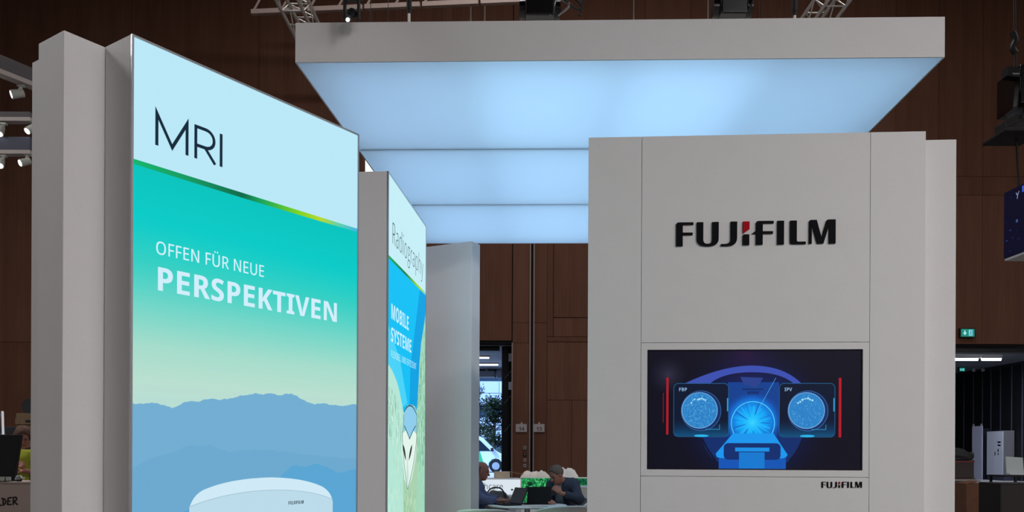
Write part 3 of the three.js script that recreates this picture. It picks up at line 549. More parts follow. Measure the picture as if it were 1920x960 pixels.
{
  const D1 = 9.5;
  const b1y = P(58, 170, D1).y;
  beam('lamp_beam', 'slanting grey beam with pale rail above the spotlights', PY(-60, 78 + 43 - 0, b1y + 0.0).setY(b1y), P(66, 176, D1), 0.2, beamGrey);
  beam('lamp_beam', 'upper level grey lamp beam of the neighbouring stand', P(-190, 231, 11), P(64, 231, 11), 0.12, beamGrey);
  beam('lamp_beam', 'lower dark blue lamp beam of the neighbouring stand', P(-190, 292, 11), P(64, 292, 11), 0.22, beamBlue);
  const spot = (px, py, depth, dx, dy, label, s = 1) => {
    const p = P(px, py, depth), t = thing('track_spotlight', label, 'spotlight', p.toArray(), 0, 'track spotlights on the neighbouring beams');
    const dir = V(dx, dy, 0.55).normalize(), e = dir.clone().multiplyScalar(0.06 * s), back = dir.clone().multiplyScalar(-0.07 * s);
    obj('lamp_body', [rod(back, e, 0.042 * s, 0.05 * s, 18)], spotGrey, t);
    obj('lens', rod(e.clone().multiplyScalar(1.0), e.clone().multiplyScalar(1.04), 0.038 * s, 0.038 * s, 18), lampGlow, t, 'glowing white lens');
    obj('bracket', [rod([0, 0, -0.02], [0.02, 0.1, -0.04], 0.02 * s), bx(0.07, 0.03, 0.05, 0.02, 0.11, -0.04)], spotGrey, t);
    const l = new THREE.SpotLight(0xfff4ea, 5, 0, 0.6, 0.5); l.position.copy(e.clone().multiplyScalar(1.6)); l.target.position.copy(dir.clone().multiplyScalar(4)); l.castShadow = true; t.add(l, l.target);
  };
  spot(32, 176, 9.3, -0.8, -0.35, 'pale track spotlight tilted aside on the slanting beam', 1.0);
  spot(1, 246, 10.9, 0.1, -0.8, 'track spotlight aimed down from the upper level beam');
  spot(57, 242, 10.9, -0.3, -0.6, 'track spotlight on the upper level beam half hidden by a slab');
  spot(1, 306, 10.9, 0.2, -0.7, 'track spotlight aimed down from the dark blue beam');
  spot(46, 304, 10.9, -0.45, -0.35, 'track spotlight shining outward from the dark blue beam');
}
// ---------------------------------------------------------------- the storage corner at the left
{
  const D = 8, k = D / F, p = P(57, 905, D);                              // marked crate
  const words = canvas(1024, 512, (c, w, h) => {
    c.fillStyle = '#b7a49c'; c.fillRect(0, 0, w, h);
    c.strokeStyle = '#1d1512'; c.lineWidth = 10; c.lineCap = 'round'; c.lineJoin = 'round';
    const X = (px) => w - (57 - px) / 57 * 57 * k * 640, Y = (py) => (py - 905) * k * 640, line = (...pts) => { c.beginPath(); pts.forEach(([x, y], i) => i ? c.lineTo(X(x), Y(y)) : c.moveTo(X(x), Y(y))); c.stroke(); };
    line([-16, 935], [-16, 950]); line([-17, 935], [-12, 935], [-10, 939], [-16, 942], [-10, 944], [-10, 949], [-16, 950]);
    line([-6, 935], [-6, 949]); line([-1.5, 935], [-2, 948], [2.5, 947.5]);
    line([6, 935], [6.5, 947]); line([4, 935], [9, 936], [11.5, 940], [10, 944.5], [6, 947.5]);
    line([21.5, 933], [15.5, 934.5], [14.5, 946], [21, 946]); line([15, 940], [19, 939.8]);
    line([25, 946], [25.5, 934]); line([25, 933], [30, 932.5], [32, 935], [30, 939], [25.5, 940], [33, 946]);
  });
  const t = thing('marked_crate', 'tall pale crate with black handwriting on its front', 'crate', [p.x, 0, p.z]);
  obj('crate_body', span(-1.6, 0, 0, p.y, -0.7, 0, 0.006), std('#b7a49c', 0.8), t);
  obj('handwriting', facePlane(-1.6, 0, p.y - 0.8, p.y, 0.002), std('#ffffff', 0.8, { map: words }), t, 'front board with black marker writing');
  obj('edge_strip', span(-1.6, 0, p.y, p.y + 0.006, -0.04, 0.006), std('#c9bab2', 0.7), t);
  // what stands on the crate
  const top = p.y + 0.007;
  const cs = thing('equipment_case', 'flat black upright case standing on the marked crate', 'case', [P(0, 900, 8.2).x, top, -8.25]);
  const x1 = 40 * 8.2 / F, h = (905 - 820) * 8.2 / F;
  obj('case_body', new THREE.ExtrudeGeometry(new THREE.Shape([[-0.5, 0], [x1 - 0.05, 0], [x1 + 0.015, h], [-0.5, h]].map((q) => new THREE.Vector2(...q))), { depth: 0.04, bevelEnabled: true, bevelSize: 0.006, bevelThickness: 0.006, bevelSegments: 1 }).translate(0, 0.006, 0.06), M.black2, cs);
  obj('handle', tube([[-0.2, h + 0.005, 0], [-0.18, h + 0.04, 0], [-0.06, h + 0.04, 0], [-0.04, h + 0.005, 0]], 0.01, 16, 6), M.black, cs);
  const pl = thing('plastic_tray', 'pale green plastic tray lying before the black case', 'tray', [P(2, 903, 8.05).x, top, -8.07]);
  obj('tray', [span(-0.2, 0.06, 0, 0.008, -0.05, 0.05), span(-0.2, 0.06, 0, 0.045, 0.044, 0.05), span(0.054, 0.06, 0, 0.045, -0.05, 0.05), span(-0.2, 0.06, 0, 0.045, -0.05, -0.044)], std('#b4bbae', 0.5), pl);
  const cl = thing('clamp', 'small shiny metal clamp on the crate beside the case', 'clamp', [P(31, 902, 8.05).x, top, -8.1]);
  obj('jaw', [tube([[-0.03, 0.01, 0], [-0.02, 0.045, 0.01], [0.01, 0.05, 0], [0.035, 0.03, 0.01], [0.05, 0.035, 0]], 0.01, 20, 6), sph(0.02, -0.025, 0.02, 0)], M.aluminium, cl); obj('grip', tube([[-0.03, 0.016, 0.01], [0, 0.012, 0.02], [0.03, 0.014, 0.02]], 0.012, 12, 6), M.black, cl);
  const fr = thing('wooden_frame', 'flat reddish wooden frame lying on the crate', 'frame', [P(48, 902, 8.3).x, top, -8.45]);
  obj('rails', [span(-0.05, 0.05, 0, 0.035, -0.04, 0.0), span(-0.05, 0.05, 0.035, 0.06, -0.045, 0.005)], std('#6b4636', 0.7, { map: woodMap }), fr);
}
{ // behind: board crate, ladder, dark equipment
  const D = 13, k = D / F, p = P(30, 775, D), c = thing('plywood_crate', 'tall plywood transport crate behind the worker', 'crate', [p.x, 0, p.z]);
  obj('crate_body', metreUV(span(0, 0.62, 0, p.y, -0.6, 0, 0.006)), M.crate, c);
  for (const y of [0.15, p.y - 0.12]) obj('batten', metreUV(span(0, 0.62, y - 0.05, y + 0.05, 0.001, 0.02)), M.crate, c);
  obj('handle_slot', bx(0.09, 0.03, 0.02, 0.21, p.y - 0.12, 0.021), M.black, c);
  const e = thing('cable_drum', 'dark cable drum on top of the plywood crate', 'drum', [P(41, 760, D).x, p.y + 0.002, p.z - 0.25]);
  for (const z of [-0.06, 0.05]) obj('flange', rod([0, 0.12, z], [0, 0.12, z + 0.01], 0.12, 0.12, 24), std('#1d1e24', 0.7), e); obj('coil', rod([0, 0.12, -0.05], [0, 0.12, 0.05], 0.09, 0.09, 24), M.black, e);
  const l = thing('step_ladder', 'silver step ladder leaning open beside the black case', 'ladder', [P(-3, 900, 12).x, 0, -12]);
  const hx = 0.35, top = P(0, 772, 12).y;
  for (const sx of [-0.25, 0.05]) obj('rail', bar([sx + 0.0, top, 0], [sx + 0.28, 0, 0.35], 0.03, 0.07), M.aluminium, l);
  for (let i = 1; i < 6; i++) { const q = i / 6; obj('tread', bx(0.3, 0.025, 0.09, -0.1 + 0.28 * (1 - q), top * q, 0.35 * (1 - q)), M.aluminium, l); }
  for (const sx of [-0.22, 0.02]) obj('stay', bar([sx, top - 0.03, -0.03], [sx - 0.1, 0, -0.6], 0.02, 0.03), M.aluminium, l);
  const b = thing('flight_case', 'dark blue flight case standing between ladder and plywood crate', 'case', [P(20, 900, 13.6).x, 0, -13.8]);
  obj('case_body', span(-0.25, 0.2, 0.05, P(20, 800, 13.6).y, -0.2, 0.2, 0.01), std('#23242e', 0.6), b); for (const x of [-0.2, 0.15]) obj('caster', rod([x, 0.028, -0.02], [x, 0.028, 0.02], 0.028), M.rubber, b);
}

// ---------------------------------------------------------------- seating corner behind the slabs
const TX = 0.2, TZ = -10.75, TABLE = 0.74;
{
  const t = thing('round_table', 'round white table with two laptops on it', 'table', [TX, 0, TZ]);
  obj('tabletop', new THREE.LatheGeometry([[0.001, 0.715], [0.5, 0.715], [0.512, 0.722], [0.512, 0.735], [0.505, 0.74], [0.001, 0.74]].map((p) => new THREE.Vector2(...p)), 48), M.white, t);
  obj('column', rod([0, 0.02, 0], [0, 0.715, 0], 0.035, 0.035, 18), M.aluminium, t);
  obj('foot_plate', new THREE.LatheGeometry([[0.001, 0], [0.28, 0], [0.28, 0.008], [0.05, 0.03], [0.001, 0.03]].map((p) => new THREE.Vector2(...p)), 36), M.aluminium, t);
}
function tubChair(label, x, z, turn, top = 0.78) {
  const t = thing('tub_chair', label, 'chair', [x, 0, z], turn, 'pale tub chairs round the table');
  // curved shell: the back is high, the arms run down forward (local +z is the open front)
  const pos = [], idx = [], N = 36, R = 6;
  for (let s = 0; s < 2; s++) for (let i = 0; i <= N; i++) for (let j = 0; j <= R; j++) {
    const a = (i / N - 0.5) * Math.PI * 1.5, q = Math.pow(Math.abs(i / N - 0.5) * 2, 2.2), h = 0.4 + (top - 0.4 - (top - 0.62) * q) * (j / R);
    const rad = (0.235 + 0.05 * (j / R)) + (s ? 0 : 0.018); pos.push(Math.sin(a) * rad * 1.05, h + (s ? 0 : 0.0), -Math.cos(a) * rad);
  }
  const id = (s, i, j) => s * (N + 1) * (R + 1) + i * (R + 1) + j;
  for (let i = 0; i < N; i++) { for (let j = 0; j < R; j++) for (let s = 0; s < 2; s++) { const q = [id(s, i, j), id(s, i + 1, j), id(s, i + 1, j + 1), id(s, i, j + 1)]; s ? idx.push(q[0], q[1], q[2], q[0], q[2], q[3]) : idx.push(q[0], q[2], q[1], q[0], q[3], q[2]); } for (const j of [0, R]) idx.push(id(0, i, j), id(0, i + 1, j), id(1, i + 1, j), id(0, i, j), id(1, i + 1, j), id(1, i, j)); }
  for (const i of [0, N]) for (let j = 0; j < R; j++) idx.push(id(0, i, j), id(1, i, j), id(1, i, j + 1), id(0, i, j), id(1, i, j + 1), id(0, i, j + 1));
  const g = new THREE.BufferGeometry(); g.setAttribute('position', new THREE.Float32BufferAttribute(pos, 3)); g.setIndex(idx); g.computeVertexNormals();
  obj('shell', g, M.shell, t);
  obj('rim', tube(Array.from({ length: 25 }, (_, i) => { const a = (i / 24 - 0.5) * Math.PI * 1.5, q = Math.pow(Math.abs(i / 24 - 0.5) * 2, 2.2), h = top - (top - 0.62) * q; return [Math.sin(a) * 0.294 * 1.05, h, -Math.cos(a) * 0.294]; }), 0.014, 48, 8), M.white, t);
  obj('seat', new THREE.LatheGeometry([[0.001, 0.4], [0.22, 0.4], [0.245, 0.42], [0.235, 0.45], [0.001, 0.46]].map((p) => new THREE.Vector2(...p)), 28), M.cream, t);
  for (const [sx, sz] of [[-1, -1], [1, -1], [-1, 1], [1, 1]]) obj('leg', rod([sx * 0.21, 0, sz * 0.2], [sx * 0.13, 0.405, sz * 0.12], 0.011, 0.015), M.crate, t);
}
tubChair('pale tub chair before the table, its back to the aisle beside the plain slab', P(907, 955, 9.75).x, -9.75, Math.PI, 0.755);
tubChair('pale tub chair before the table with a high slanting back', P(1052, 950, 9.8).x, -9.85, Math.PI + 0.35, 0.79);
tubChair('pale tub chair under the man in the dark hooded jacket', 0.74, -11.35, -0.55, 0.8);
tubChair('pale tub chair under the bald man in the blue shirt', -0.5, -11.0, Math.PI / 2, 0.7);
function laptop(label, x, z, turn, open) {
  const t = thing('laptop', label, 'laptop', [x, TABLE + 0.001, z], turn, 'laptops on the round table');
  obj('base', span(-0.165, 0.165, 0, 0.014, 0, 0.23, 0.004), M.darkSteel, t); obj('keyboard', span(-0.145, 0.145, 0.014, 0.016, 0.02, 0.13), M.black, t);
  const lid = obj('lid', span(-0.165, 0.165, 0, 0.225, -0.008, 0, 0.003), M.black2, t); lid.position.set(0, 0.012, 0); lid.rotation.x = -open;
  const sc = obj('display', facePlane(-0.155, 0.155, 0.012, 0.217, 0.001), std('#050505', 0.2, { emissive: new THREE.Color(0.5, 0.6, 0.75), emissiveIntensity: 0.04 }), lid, 'lit laptop display');
}
laptop('thin dark laptop open before the bald man', P(966, 948, 10.75).x, -10.72, -1.05 , 0.42);
laptop('dark laptop seen from behind its lid, before the man in the jacket', P(999, 948, 10.9).x + 0.02, -10.98, 0.16 + Math.PI * 0.0, 0.2);
{ // make the second laptop face its owner
  const l = scene.children[scene.children.length - 1]; l.rotation.y = Math.PI + 0.35; l.position.z = -10.78; l.position.x += 0.05;
}
{
  const t = thing('water_bottle', 'clear water bottle with dark cap standing behind the laptops', 'bottle', [P(960, 940, 11).x, TABLE + 0.001, -11.13]);
  obj('bottle', new THREE.LatheGeometry([[0.001, 0], [0.03, 0], [0.032, 0.01], [0.032, 0.1], [0.03, 0.115], [0.013, 0.145], [0.013, 0.165], [0.001, 0.165]].map((p) => new THREE.Vector2(...p)), 20), M.glass, t);
  obj('cap', rod([0, 0.166, 0], [0, 0.185, 0], 0.015), M.black, t);
}
solo('notepad', span(-0.1, 0.1, 0, 0.01, -0.14, 0.14), std('#d9d2ca', 0.8), 'pale notepad lying on the table before the bald man', 'notepad', [0.3, TABLE + 0.001, -10.45], 0.4);

// ---------------------------------------------------------------- low counters and packing behind the table
{
  const D = 13.2, a = P(978, 897, D), words = canvas(1024, 320, (c, w, h) => {
    c.fillStyle = '#dfeaf3'; c.fillRect(0, 0, w, h);
    fitText(c, 'healthcare', 415, 832, 208, 128, {}, '#59646e');
  });
  const t = thing('reception_counter', 'white glowing reception counter with grey lettering', 'counter', [a.x, 0, a.z], 0.1);
  obj('counter_body', span(-1.5, 0, 0, a.y - 0.003, -0.5, 0, 0.005), M.white, t);
  obj('lit_front', facePlane(-1.46, -0.02, a.y - 0.255, a.y - 0.02, 0.004), lit(words, 0.95), t, 'backlit white front with grey lettering');
  obj('shadow_gap', span(-1.5, 0, a.y - 0.285, a.y - 0.268, 0, 0.012), M.darkSteel, t);
  const l = new THREE.RectAreaLight(0xdfeaf3, 0.3, 1.4, 0.22); l.position.set(-0.75, a.y - 0.14, 0.02); t.add(l); l.lookAt(new THREE.Vector3(-0.75, a.y - 0.14, 4).applyAxisAngle(V(0, 1, 0), 0.1).add(t.position));
}
{
  const D = 13.9, a = P(976, 895, D), b = P(1135, 893, D), k = D / F, leaf = canvas(1024, 320, (c, w, h) => {
    c.fillStyle = '#1f7a46'; c.fillRect(0, 0, w, h);
    const cols = ['#3fbf6a', '#2f9d55', '#57d67f', '#12603a', '#0c4a34', '#0a3a34'];
    for (let i = 0; i < 900; i++) { const x = rr(0, w), dark = x > 620; c.fillStyle = cols[Math.floor(dark ? rr(3, 6) : rr(0, 4.6))]; c.beginPath(); c.ellipse(x, rr(0, h), rr(6, 22), rr(4, 14), rr(0, 3), 0, 7); c.fill(); }
    for (let i = 0; i < 14; i++) { c.fillStyle = '#0b3a26'; c.beginPath(); c.ellipse(rr(40, 560), rr(20, 220), rr(16, 34), rr(12, 28), 0, 0, 7); c.fill(); }
  });
  const t = thing('planter_wall', 'low partition with a glowing green leaf picture', 'partition', [a.x, 0, a.z]);
  const W = b.x - a.x;
  obj('partition_body', span(0, W, 0, a.y - 0.002, -0.3, 0, 0.004), M.white, t);
  obj('lit_picture', facePlane(0.01, W - 0.01, a.y - 0.48, a.y - 0.012, 0.003), lit(leaf, 0.85), t, 'backlit green leaf print');
  // crumpled packing on top
  function crumple(w, d, h, sd) {
    const g = new THREE.PlaneGeometry(w, d, 26, 10).rotateX(-Math.PI / 2), p = g.attributes.position;
    for (let i = 0; i < p.count; i++) { const x = p.getX(i), z = p.getZ(i), e = 1 - Math.pow(Math.max(Math.abs(x) / w, Math.abs(z) / d) * 2, 4); p.setY(i, 0.002 + h * (0.15 + e * (0.45 + 0.9 * Math.abs(perlin.noise(x * 5 + sd, z * 6, sd)) + 0.35 * Math.abs(perlin.noise(x * 17, z * 15, sd)))) - h * 0.15 * (1 - e)); }
    const u = g.clone(); const q = u.attributes.position; for (let i = 0; i < q.count; i++) q.setY(i, Math.max(0.0, q.getY(i) - 0.01)); u.index.array.reverse(); g.computeVertexNormals(); u.computeVertexNormals();
    return merge([g, u]);
  }
  const ty = a.y + 0.001, zc = a.z - 0.15, at = (px) => P(px, 893, D).x;
  solo('packing_paper', crumple(0.5, 0.26, 0.1, 1.3), std('#d8c7b6', 0.85), 'loose beige packing paper heaped on the leaf partition by the joint', 'paper', [at(1004), ty, zc]);
  solo('packing_paper', crumple(0.42, 0.26, 0.15, 4.1), std('#dcd0c4', 0.85), 'crumpled paper heap behind the head of the seated man in the jacket', 'paper', [at(1062), ty, zc]);
  const bt = thing('cardboard_box', 'opened flat cardboard box on the counter with lettering', 'box', [at(944), P(978, 897, 13.2).y + 0.002, -13.45], 0.1);
  obj('box_body', metreUV(span(-0.14, 0.1, 0, 0.1, -0.1, 0.1, 0.003)), std('#cbb49a', 0.85, { map: boardMap }), bt); obj('flap', bar([0.1, 0.1, 0], [0.32, 0.055, 0], 0.2, 0.006), M.cardboard, bt);
}
{
  const D = 12.2, a = P(1086, 912, D);
  const t = thing('side_cabinet', 'cream low cabinet beside the man in the jacket', 'cabinet', [a.x, 0, a.z]);
  obj('cabinet_body', span(0, 0.6, 0.03, a.y - 0.02, -0.4, 0, 0.004), M.cream, t); obj('cabinet_top', span(-0.005, 0.605, a.y - 0.02, a.y, -0.4, 0.01, 0.004), M.white, t); obj('plinth', span(0.02, 0.58, 0, 0.03, -0.38, -0.03), M.black, t);
  for (const x of [0.005, 0.305]) { const d = obj('door', span(x, x + 0.29, 0.05, a.y - 0.03, 0.001, 0.016), M.cream, t); obj('handle', bx(0.01, 0.1, 0.02, x ? x + 0.03 : 0.265, a.y - 0.2, 0.027), M.aluminium, d); }
}
{ // grey shoulder bag and a white box behind the bald man's hands
  const p = P(932, 940, 11.4), t = thing('shoulder_bag', 'slumped grey shoulder bag beside the bald man', 'bag', [p.x - 0.02, 0.0, -11.75]);
  obj('bag_body', (() => { const g = new THREE.SphereGeometry(1, 24, 18), q = g.attributes.position; for (let i = 0; i < q.count; i++) { const n = 1 + 0.12 * perlin.noise(q.getX(i) * 2.5, q.getY(i) * 2.5, q.getZ(i) * 2.5); q.setXYZ(i, q.getX(i) * 0.2 * n, q.getY(i) * 0.18 * n + 0.7, q.getZ(i) * 0.1 * n); } g.computeVertexNormals(); return g; })(), std('#6f6a66', 0.9), t);
  obj('strap', tube([[-0.15, 0.78, 0.07], [-0.08, 0.9, 0.05], [0.06, 0.91, 0.05], [0.16, 0.76, 0.07]], 0.012, 20, 6), std('#4a4645', 0.9), t);
  const s = thing('side_stool', 'small pale stool under the grey shoulder bag', 'stool', [p.x - 0.02, 0, -11.75]);
  obj('seat', span(-0.2, 0.2, 0.47, 0.5, -0.17, 0.17, 0.008), M.white, s); for (const [x, z] of [[-1, -1], [1, -1], [-1, 1], [1, 1]]) obj('leg', rod([x * 0.17, 0, z * 0.14], [x * 0.15, 0.47, z * 0.12], 0.012), M.crate, s);
  const q = P(950, 938, 11.9);
  const b = thing('white_carton', 'plain white carton standing behind the water bottle', 'box', [q.x, 0, -12.3]);
  obj('carton_body', metreUV(span(-0.1, 0.14, 0, 0.78, -0.16, 0.16, 0.004)), std('#e3ddd6', 0.8), b); obj('tape', span(-0.01, 0.04, 0.1, 0.781, 0.1605, 0.162), std('#c9bba8', 0.5), b);
}
// ---------------------------------------------------------------- open gate: dock roof, street, van, trees, facade
{
  const z0 = ZB - WALL_T, st = 0.43, grey = std('#9aa0a8', 0.8), roof = std('#b7bcc6', 0.8);
  struct('dock_roof', span(-9, 3, 4.42, 4.6, -30, z0), roof); struct('dock_beam', span(-9, 3, 4.12, 4.42, -30.3, -30), M.darkSteel);
  struct('wall_dock', [span(2.7, 3, 0, 4.6, -30.3, z0), span(-9, -8.7, 0, 4.6, -30.3, z0)], grey);
  struct('dock_ramp', new THREE.ExtrudeGeometry(new THREE.Shape([[23.5, -0.2], [23.5, 0], [30.3, st], [30.3, -0.2]].map((p) => new THREE.Vector2(...p))), { depth: 12, bevelEnabled: false }).rotateY(Math.PI / 2).translate(-9, 0, 0), M.concrete);
  struct('street', metreUV(span(-70, 70, 0.1, st, -110, -30.3), 0.3), std('#b9bbbd', 0.9, { map: carpetMap }));
  const guide = thing('gate_guide', 'dark steel side guide of the open gate with loose cables', 'gate', [(xw(940, 750) + xw(960, 750)) / 2, 0, ZB - WALL_T - 0.24]);
  const gw = (xw(960, 750) - xw(940, 750)) / 2;
  obj('guide_column', span(-gw * 0.6, gw - 0.01, 0, DOOR.top - 0.01, -0.15, 0.15), M.darkSteel, guide); obj('guide_channel', [span(-gw, -gw * 0.6, 0, DOOR.top - 0.01, -0.08, 0.08), span(gw * 0.3, gw * 0.42, 0, DOOR.top - 0.02, 0.15, 0.2)], std('#0d0f17', 0.5, { metalness: 0.3 }), guide);
  for (const y of [3.6, 2.9, 2.1]) obj('cable', tube([[-gw * 0.5, y - 0.1, 0.16], [0, y - 0.02, 0.19], [gw * 0.7, y + 0.12, 0.16]], 0.008, 14, 5), M.steel, guide);
  for (const y of [4.1, 3.3]) obj('junction_box', bx(0.1, 0.22, 0.07, gw * 0.65, y, 0.19), M.aluminium, guide);
  solo('gate_shutter_box', span(DOOR.x0 + 0.03, xw(936, 650), DOOR.top - 0.16, DOOR.top - 0.01, ZB - WALL_T - 0.3, ZB - WALL_T - 0.02, 0.01), M.darkSteel, 'dark roller shutter casing under the gate lintel', 'shutter');
  const tubeGlow = std('#ffffff', 0.4, { emissive: new THREE.Color(0.95, 0.97, 1), emissiveIntensity: 2.5 });
  for (const [px0, px1, py, label] of [[880, 917, 671, 'shorter fluorescent tube under the dock roof nearer the gate'], [872, 934, 684, 'longer fluorescent tube under the dock roof by the dark beam']]) {
    const a = PY(px0, py, 4.36), b = PY(px1, py, 4.36), t = thing('dock_lamp', label, 'lamp', [(a.x + b.x) / 2, 4.42, (a.z + b.z) / 2]), L = b.x - a.x;
    obj('housing', span(-L / 2 - 0.03, L / 2 + 0.03, -0.035, -0.001, -0.05, 0.05), M.white, t); obj('tube', rod([-L / 2, -0.06, 0], [L / 2, -0.06, 0], 0.024, 0.024, 12), tubeGlow, t, 'glowing tube');
    const l = new THREE.RectAreaLight(0xf4f8ff, 6, L, 0.08); l.position.set(0, -0.09, 0); l.rotation.x = -Math.PI / 2; t.add(l);
  }
  for (const [px, w, label] of [[912, 0.3, 'white loudspeaker box under the dark dock beam'], [937, 0.2, 'round security camera under the dark dock beam']]) {
    const p = P(px, 699, 29.9), t = thing('dock_fixture', label, 'fixture', [p.x, 4.12, -29.6]);
    obj('bracket', span(-0.03, 0.03, 0.01, 0.299, -0.39, -0.2), M.steel, t);
    obj('fixture_body', w > 0.25 ? span(-w, w, -0.02, 0.2, -0.2, 0.05, 0.02) : [sph(0.17, 0, 0.1, -0.05), rod([0, 0.1, -0.05], [0, 0.06, 0.16], 0.1)], std('#8f959f', 0.6), t);
  }
  // facade across the street, panel by panel
  const ZF = -64, wf = obj('office_facade', [span(-40, 26, st, 16, ZF - 1, ZF - 0.08)], std('#6c7683', 0.7)); wf.userData = { label: 'pale office facade of wide metal panels across the street', category: 'building' };
  const pm = [std('#bfbccb', 0.6), std('#b6b3c3', 0.6), std('#c8c5d2', 0.6)], wm = std('#39424f', 0.15, { metalness: 0.2 });
  const rows = 9;
  for (let c = 0; c < 9; c++) for (let r = 0; r < rows; r++) {
    const x = -11.5 + c * 1.5, y = st + 0.05 + r * 0.92, win = r % 3 === 1 && c % 3 !== 2;
    obj(win ? 'window_pane' : 'facade_panel', span(x + 0.02, x + 1.48, y + 0.025, y + 0.9, ZF - 0.08, win ? ZF - 0.05 : ZF), win ? wm : pm[(c * 5 + r * 3) % 3], wf);
  }
  // tree
  function tree(x, z, base, top, rad, label) {
    const t = thing('street_tree', label, 'tree', [x, st, z]);
    const trunk = obj('trunk', tube([[0, 0, 0], [0.06, base * 0.6, 0.03], [-0.03, base, 0], [0.05, top * 0.75, 0]], 0.09, 20, 8), std('#4a3f38', 0.9), t);
    for (let i = 0; i < 9; i++) { const a = i * 2.4, y = base + (top - base) * (i / 10); obj('branch', tube([[0, y * 0.92, 0], [Math.cos(a) * rad * 0.4, y + 0.1, Math.sin(a) * rad * 0.4], [Math.cos(a) * rad * 0.8, y + 0.35, Math.sin(a) * rad * 0.8]], 0.03, 10, 5), std('#4a3f38', 0.9), t); }
    const pos = [], col = [], nrm = [], C = new THREE.Color();
    const clumps = Array.from({ length: 34 }, () => { const a = rr(0, 6.28), r = Math.sqrt(rnd()) * rad * 0.85, y = rr(base, top); return V(Math.cos(a) * r * (1 - 0.35 * (y - base) / (top - base)), y, Math.sin(a) * r); });
    for (let i = 0; i < 3600; i++) {
      const c = clumps[i % clumps.length], p = V(c.x + (rnd() + rnd() - 1) * 0.55, c.y + (rnd() + rnd() - 1) * 0.42, c.z + (rnd() + rnd() - 1) * 0.55), u = V(rr(-1, 1), rr(-1, 0.6), rr(-1, 1)).normalize().multiplyScalar(rr(0.05, 0.1)), w = V(rr(-1, 1), rr(-1, 1), rr(-1, 1)).cross(u).normalize().multiplyScalar(0.035);
      const q = [p.clone().sub(u), p.clone().add(w), p.clone().add(u), p.clone().sub(w)], n = u.clone().cross(w).normalize();
      for (const k of [0, 1, 2, 0, 2, 3]) { pos.push(...q[k].toArray()); nrm.push(...n.toArray()); }
      C.setHSL(0.36 + rr(-0.04, 0.03), rr(0.25, 0.45), rr(0.32, 0.58)); for (let k = 0; k < 6; k++) col.push(C.r, C.g, C.b);
    }
    const g = new THREE.BufferGeometry(); g.setAttribute('position', new THREE.Float32BufferAttribute(pos, 3)); g.setAttribute('normal', new THREE.Float32BufferAttribute(nrm, 3)); g.setAttribute('color', new THREE.Float32BufferAttribute(col, 3));
    const f = obj('foliage', g, new THREE.MeshPhysicalMaterial({ vertexColors: true, roughness: 1, transmission: 0.35, thickness: 0, specularIntensity: 0.2, side: THREE.DoubleSide }), t); f.userData.kind = 'stuff';
  }
  const tp = P(925, 840, 50);
  tree(tp.x + 0.05, -50, 1.6, 4.2, 0.95, 'leafy green street tree behind the white van');
  tree(tp.x - 1.5, -54, 2.0, 5.2, 1.0, 'second street tree half hidden by the plain slab');
  // van
  const vz = -42, vx = P(947, 886, 42).x;
  const v = thing('delivery_van', 'white delivery van with green side stripe parked outside the gate', 'van', [vx, st, vz]);
  const white = std('#eef2f6', 0.3), side = new THREE.Shape();
  [[0, 0.28], [0.02, 0.62], [-0.06, 0.84], [-0.42, 1.02], [-1.12, 1.7], [-1.5, 1.88], [-2.2, 1.95], [-4.9, 1.93], [-5.0, 1.8], [-5.05, 0.35], [-4.95, 0.28]].forEach(([x, y], i) => i ? side.lineTo(x, y) : side.moveTo(x, y));
  for (const wx of [-4.05, -0.47]) side.holes.push(new THREE.Path().absarc(wx, 0.33, 0.38, 0, Math.PI * 2));
  const vb = new THREE.Shape([[0, 0.28], [0.02, 0.62], [-0.06, 0.84], [-0.42, 1.02], [-1.12, 1.7], [-1.5, 1.88], [-2.2, 1.95], [-4.9, 1.93], [-5.0, 1.8], [-5.05, 0.35], [-4.4, 0.3], [-4.35, 0.5], [-4.2, 0.68], [-4.05, 0.72], [-3.9, 0.68], [-3.72, 0.5], [-3.68, 0.28], [-0.86, 0.28], [-0.82, 0.5], [-0.65, 0.68], [-0.47, 0.72], [-0.3, 0.68], [-0.12, 0.5], [-0.09, 0.28]].map((p) => new THREE.Vector2(...p)));
  obj('body', new THREE.ExtrudeGeometry(vb, { depth: 1.7, bevelEnabled: true, bevelSize: 0.03, bevelThickness: 0.06, bevelSegments: 2 }).translate(0, 0, -1.76), white, v);
  const win = (pts, z, n) => obj(n, new THREE.ExtrudeGeometry(new THREE.Shape(pts.map((p) => new THREE.Vector2(...p))), { depth: 0.012, bevelEnabled: false }).translate(0, 0, z), std('#27323f', 0.12), v);
  win([[-0.72, 1.08], [-1.2, 1.55], [-1.36, 1.68], [-1.7, 1.72], [-1.7, 1.08]], 0.002, 'side_window');
  obj('windshield', bar([-0.47, 1.1, -0.85], [-1.08, 1.69, -0.85], 1.5, 0.02), std('#2c3846', 0.1), v);
  for (const [wx, wz] of [[-0.47, -0.1], [-4.05, -0.1], [-0.47, -1.6], [-4.05, -1.6]]) { const w = obj('wheel', rod([wx, 0.33, wz - 0.1], [wx, 0.33, wz + 0.1], 0.33, 0.33, 28), M.rubber, v); obj('rim', [rod([wx, 0.33, wz - 0.105], [wx, 0.33, wz + 0.108], 0.19, 0.19, 24), rod([wx, 0.33, wz + 0.1], [wx, 0.33, wz + 0.12], 0.06)], std('#c9ced6', 0.35, { metalness: 0.5 }), w); }
  obj('side_stripe', new THREE.ExtrudeGeometry(new THREE.Shape([[-1.1, 0.5], [-1.32, 1.25], [-1.9, 1.25], [-1.75, 0.5]].map((p) => new THREE.Vector2(...p))), { depth: 0.006, bevelEnabled: false }).translate(0, 0, 0.001), std('#35c07e', 0.4), v, 'green stripe on the van side');
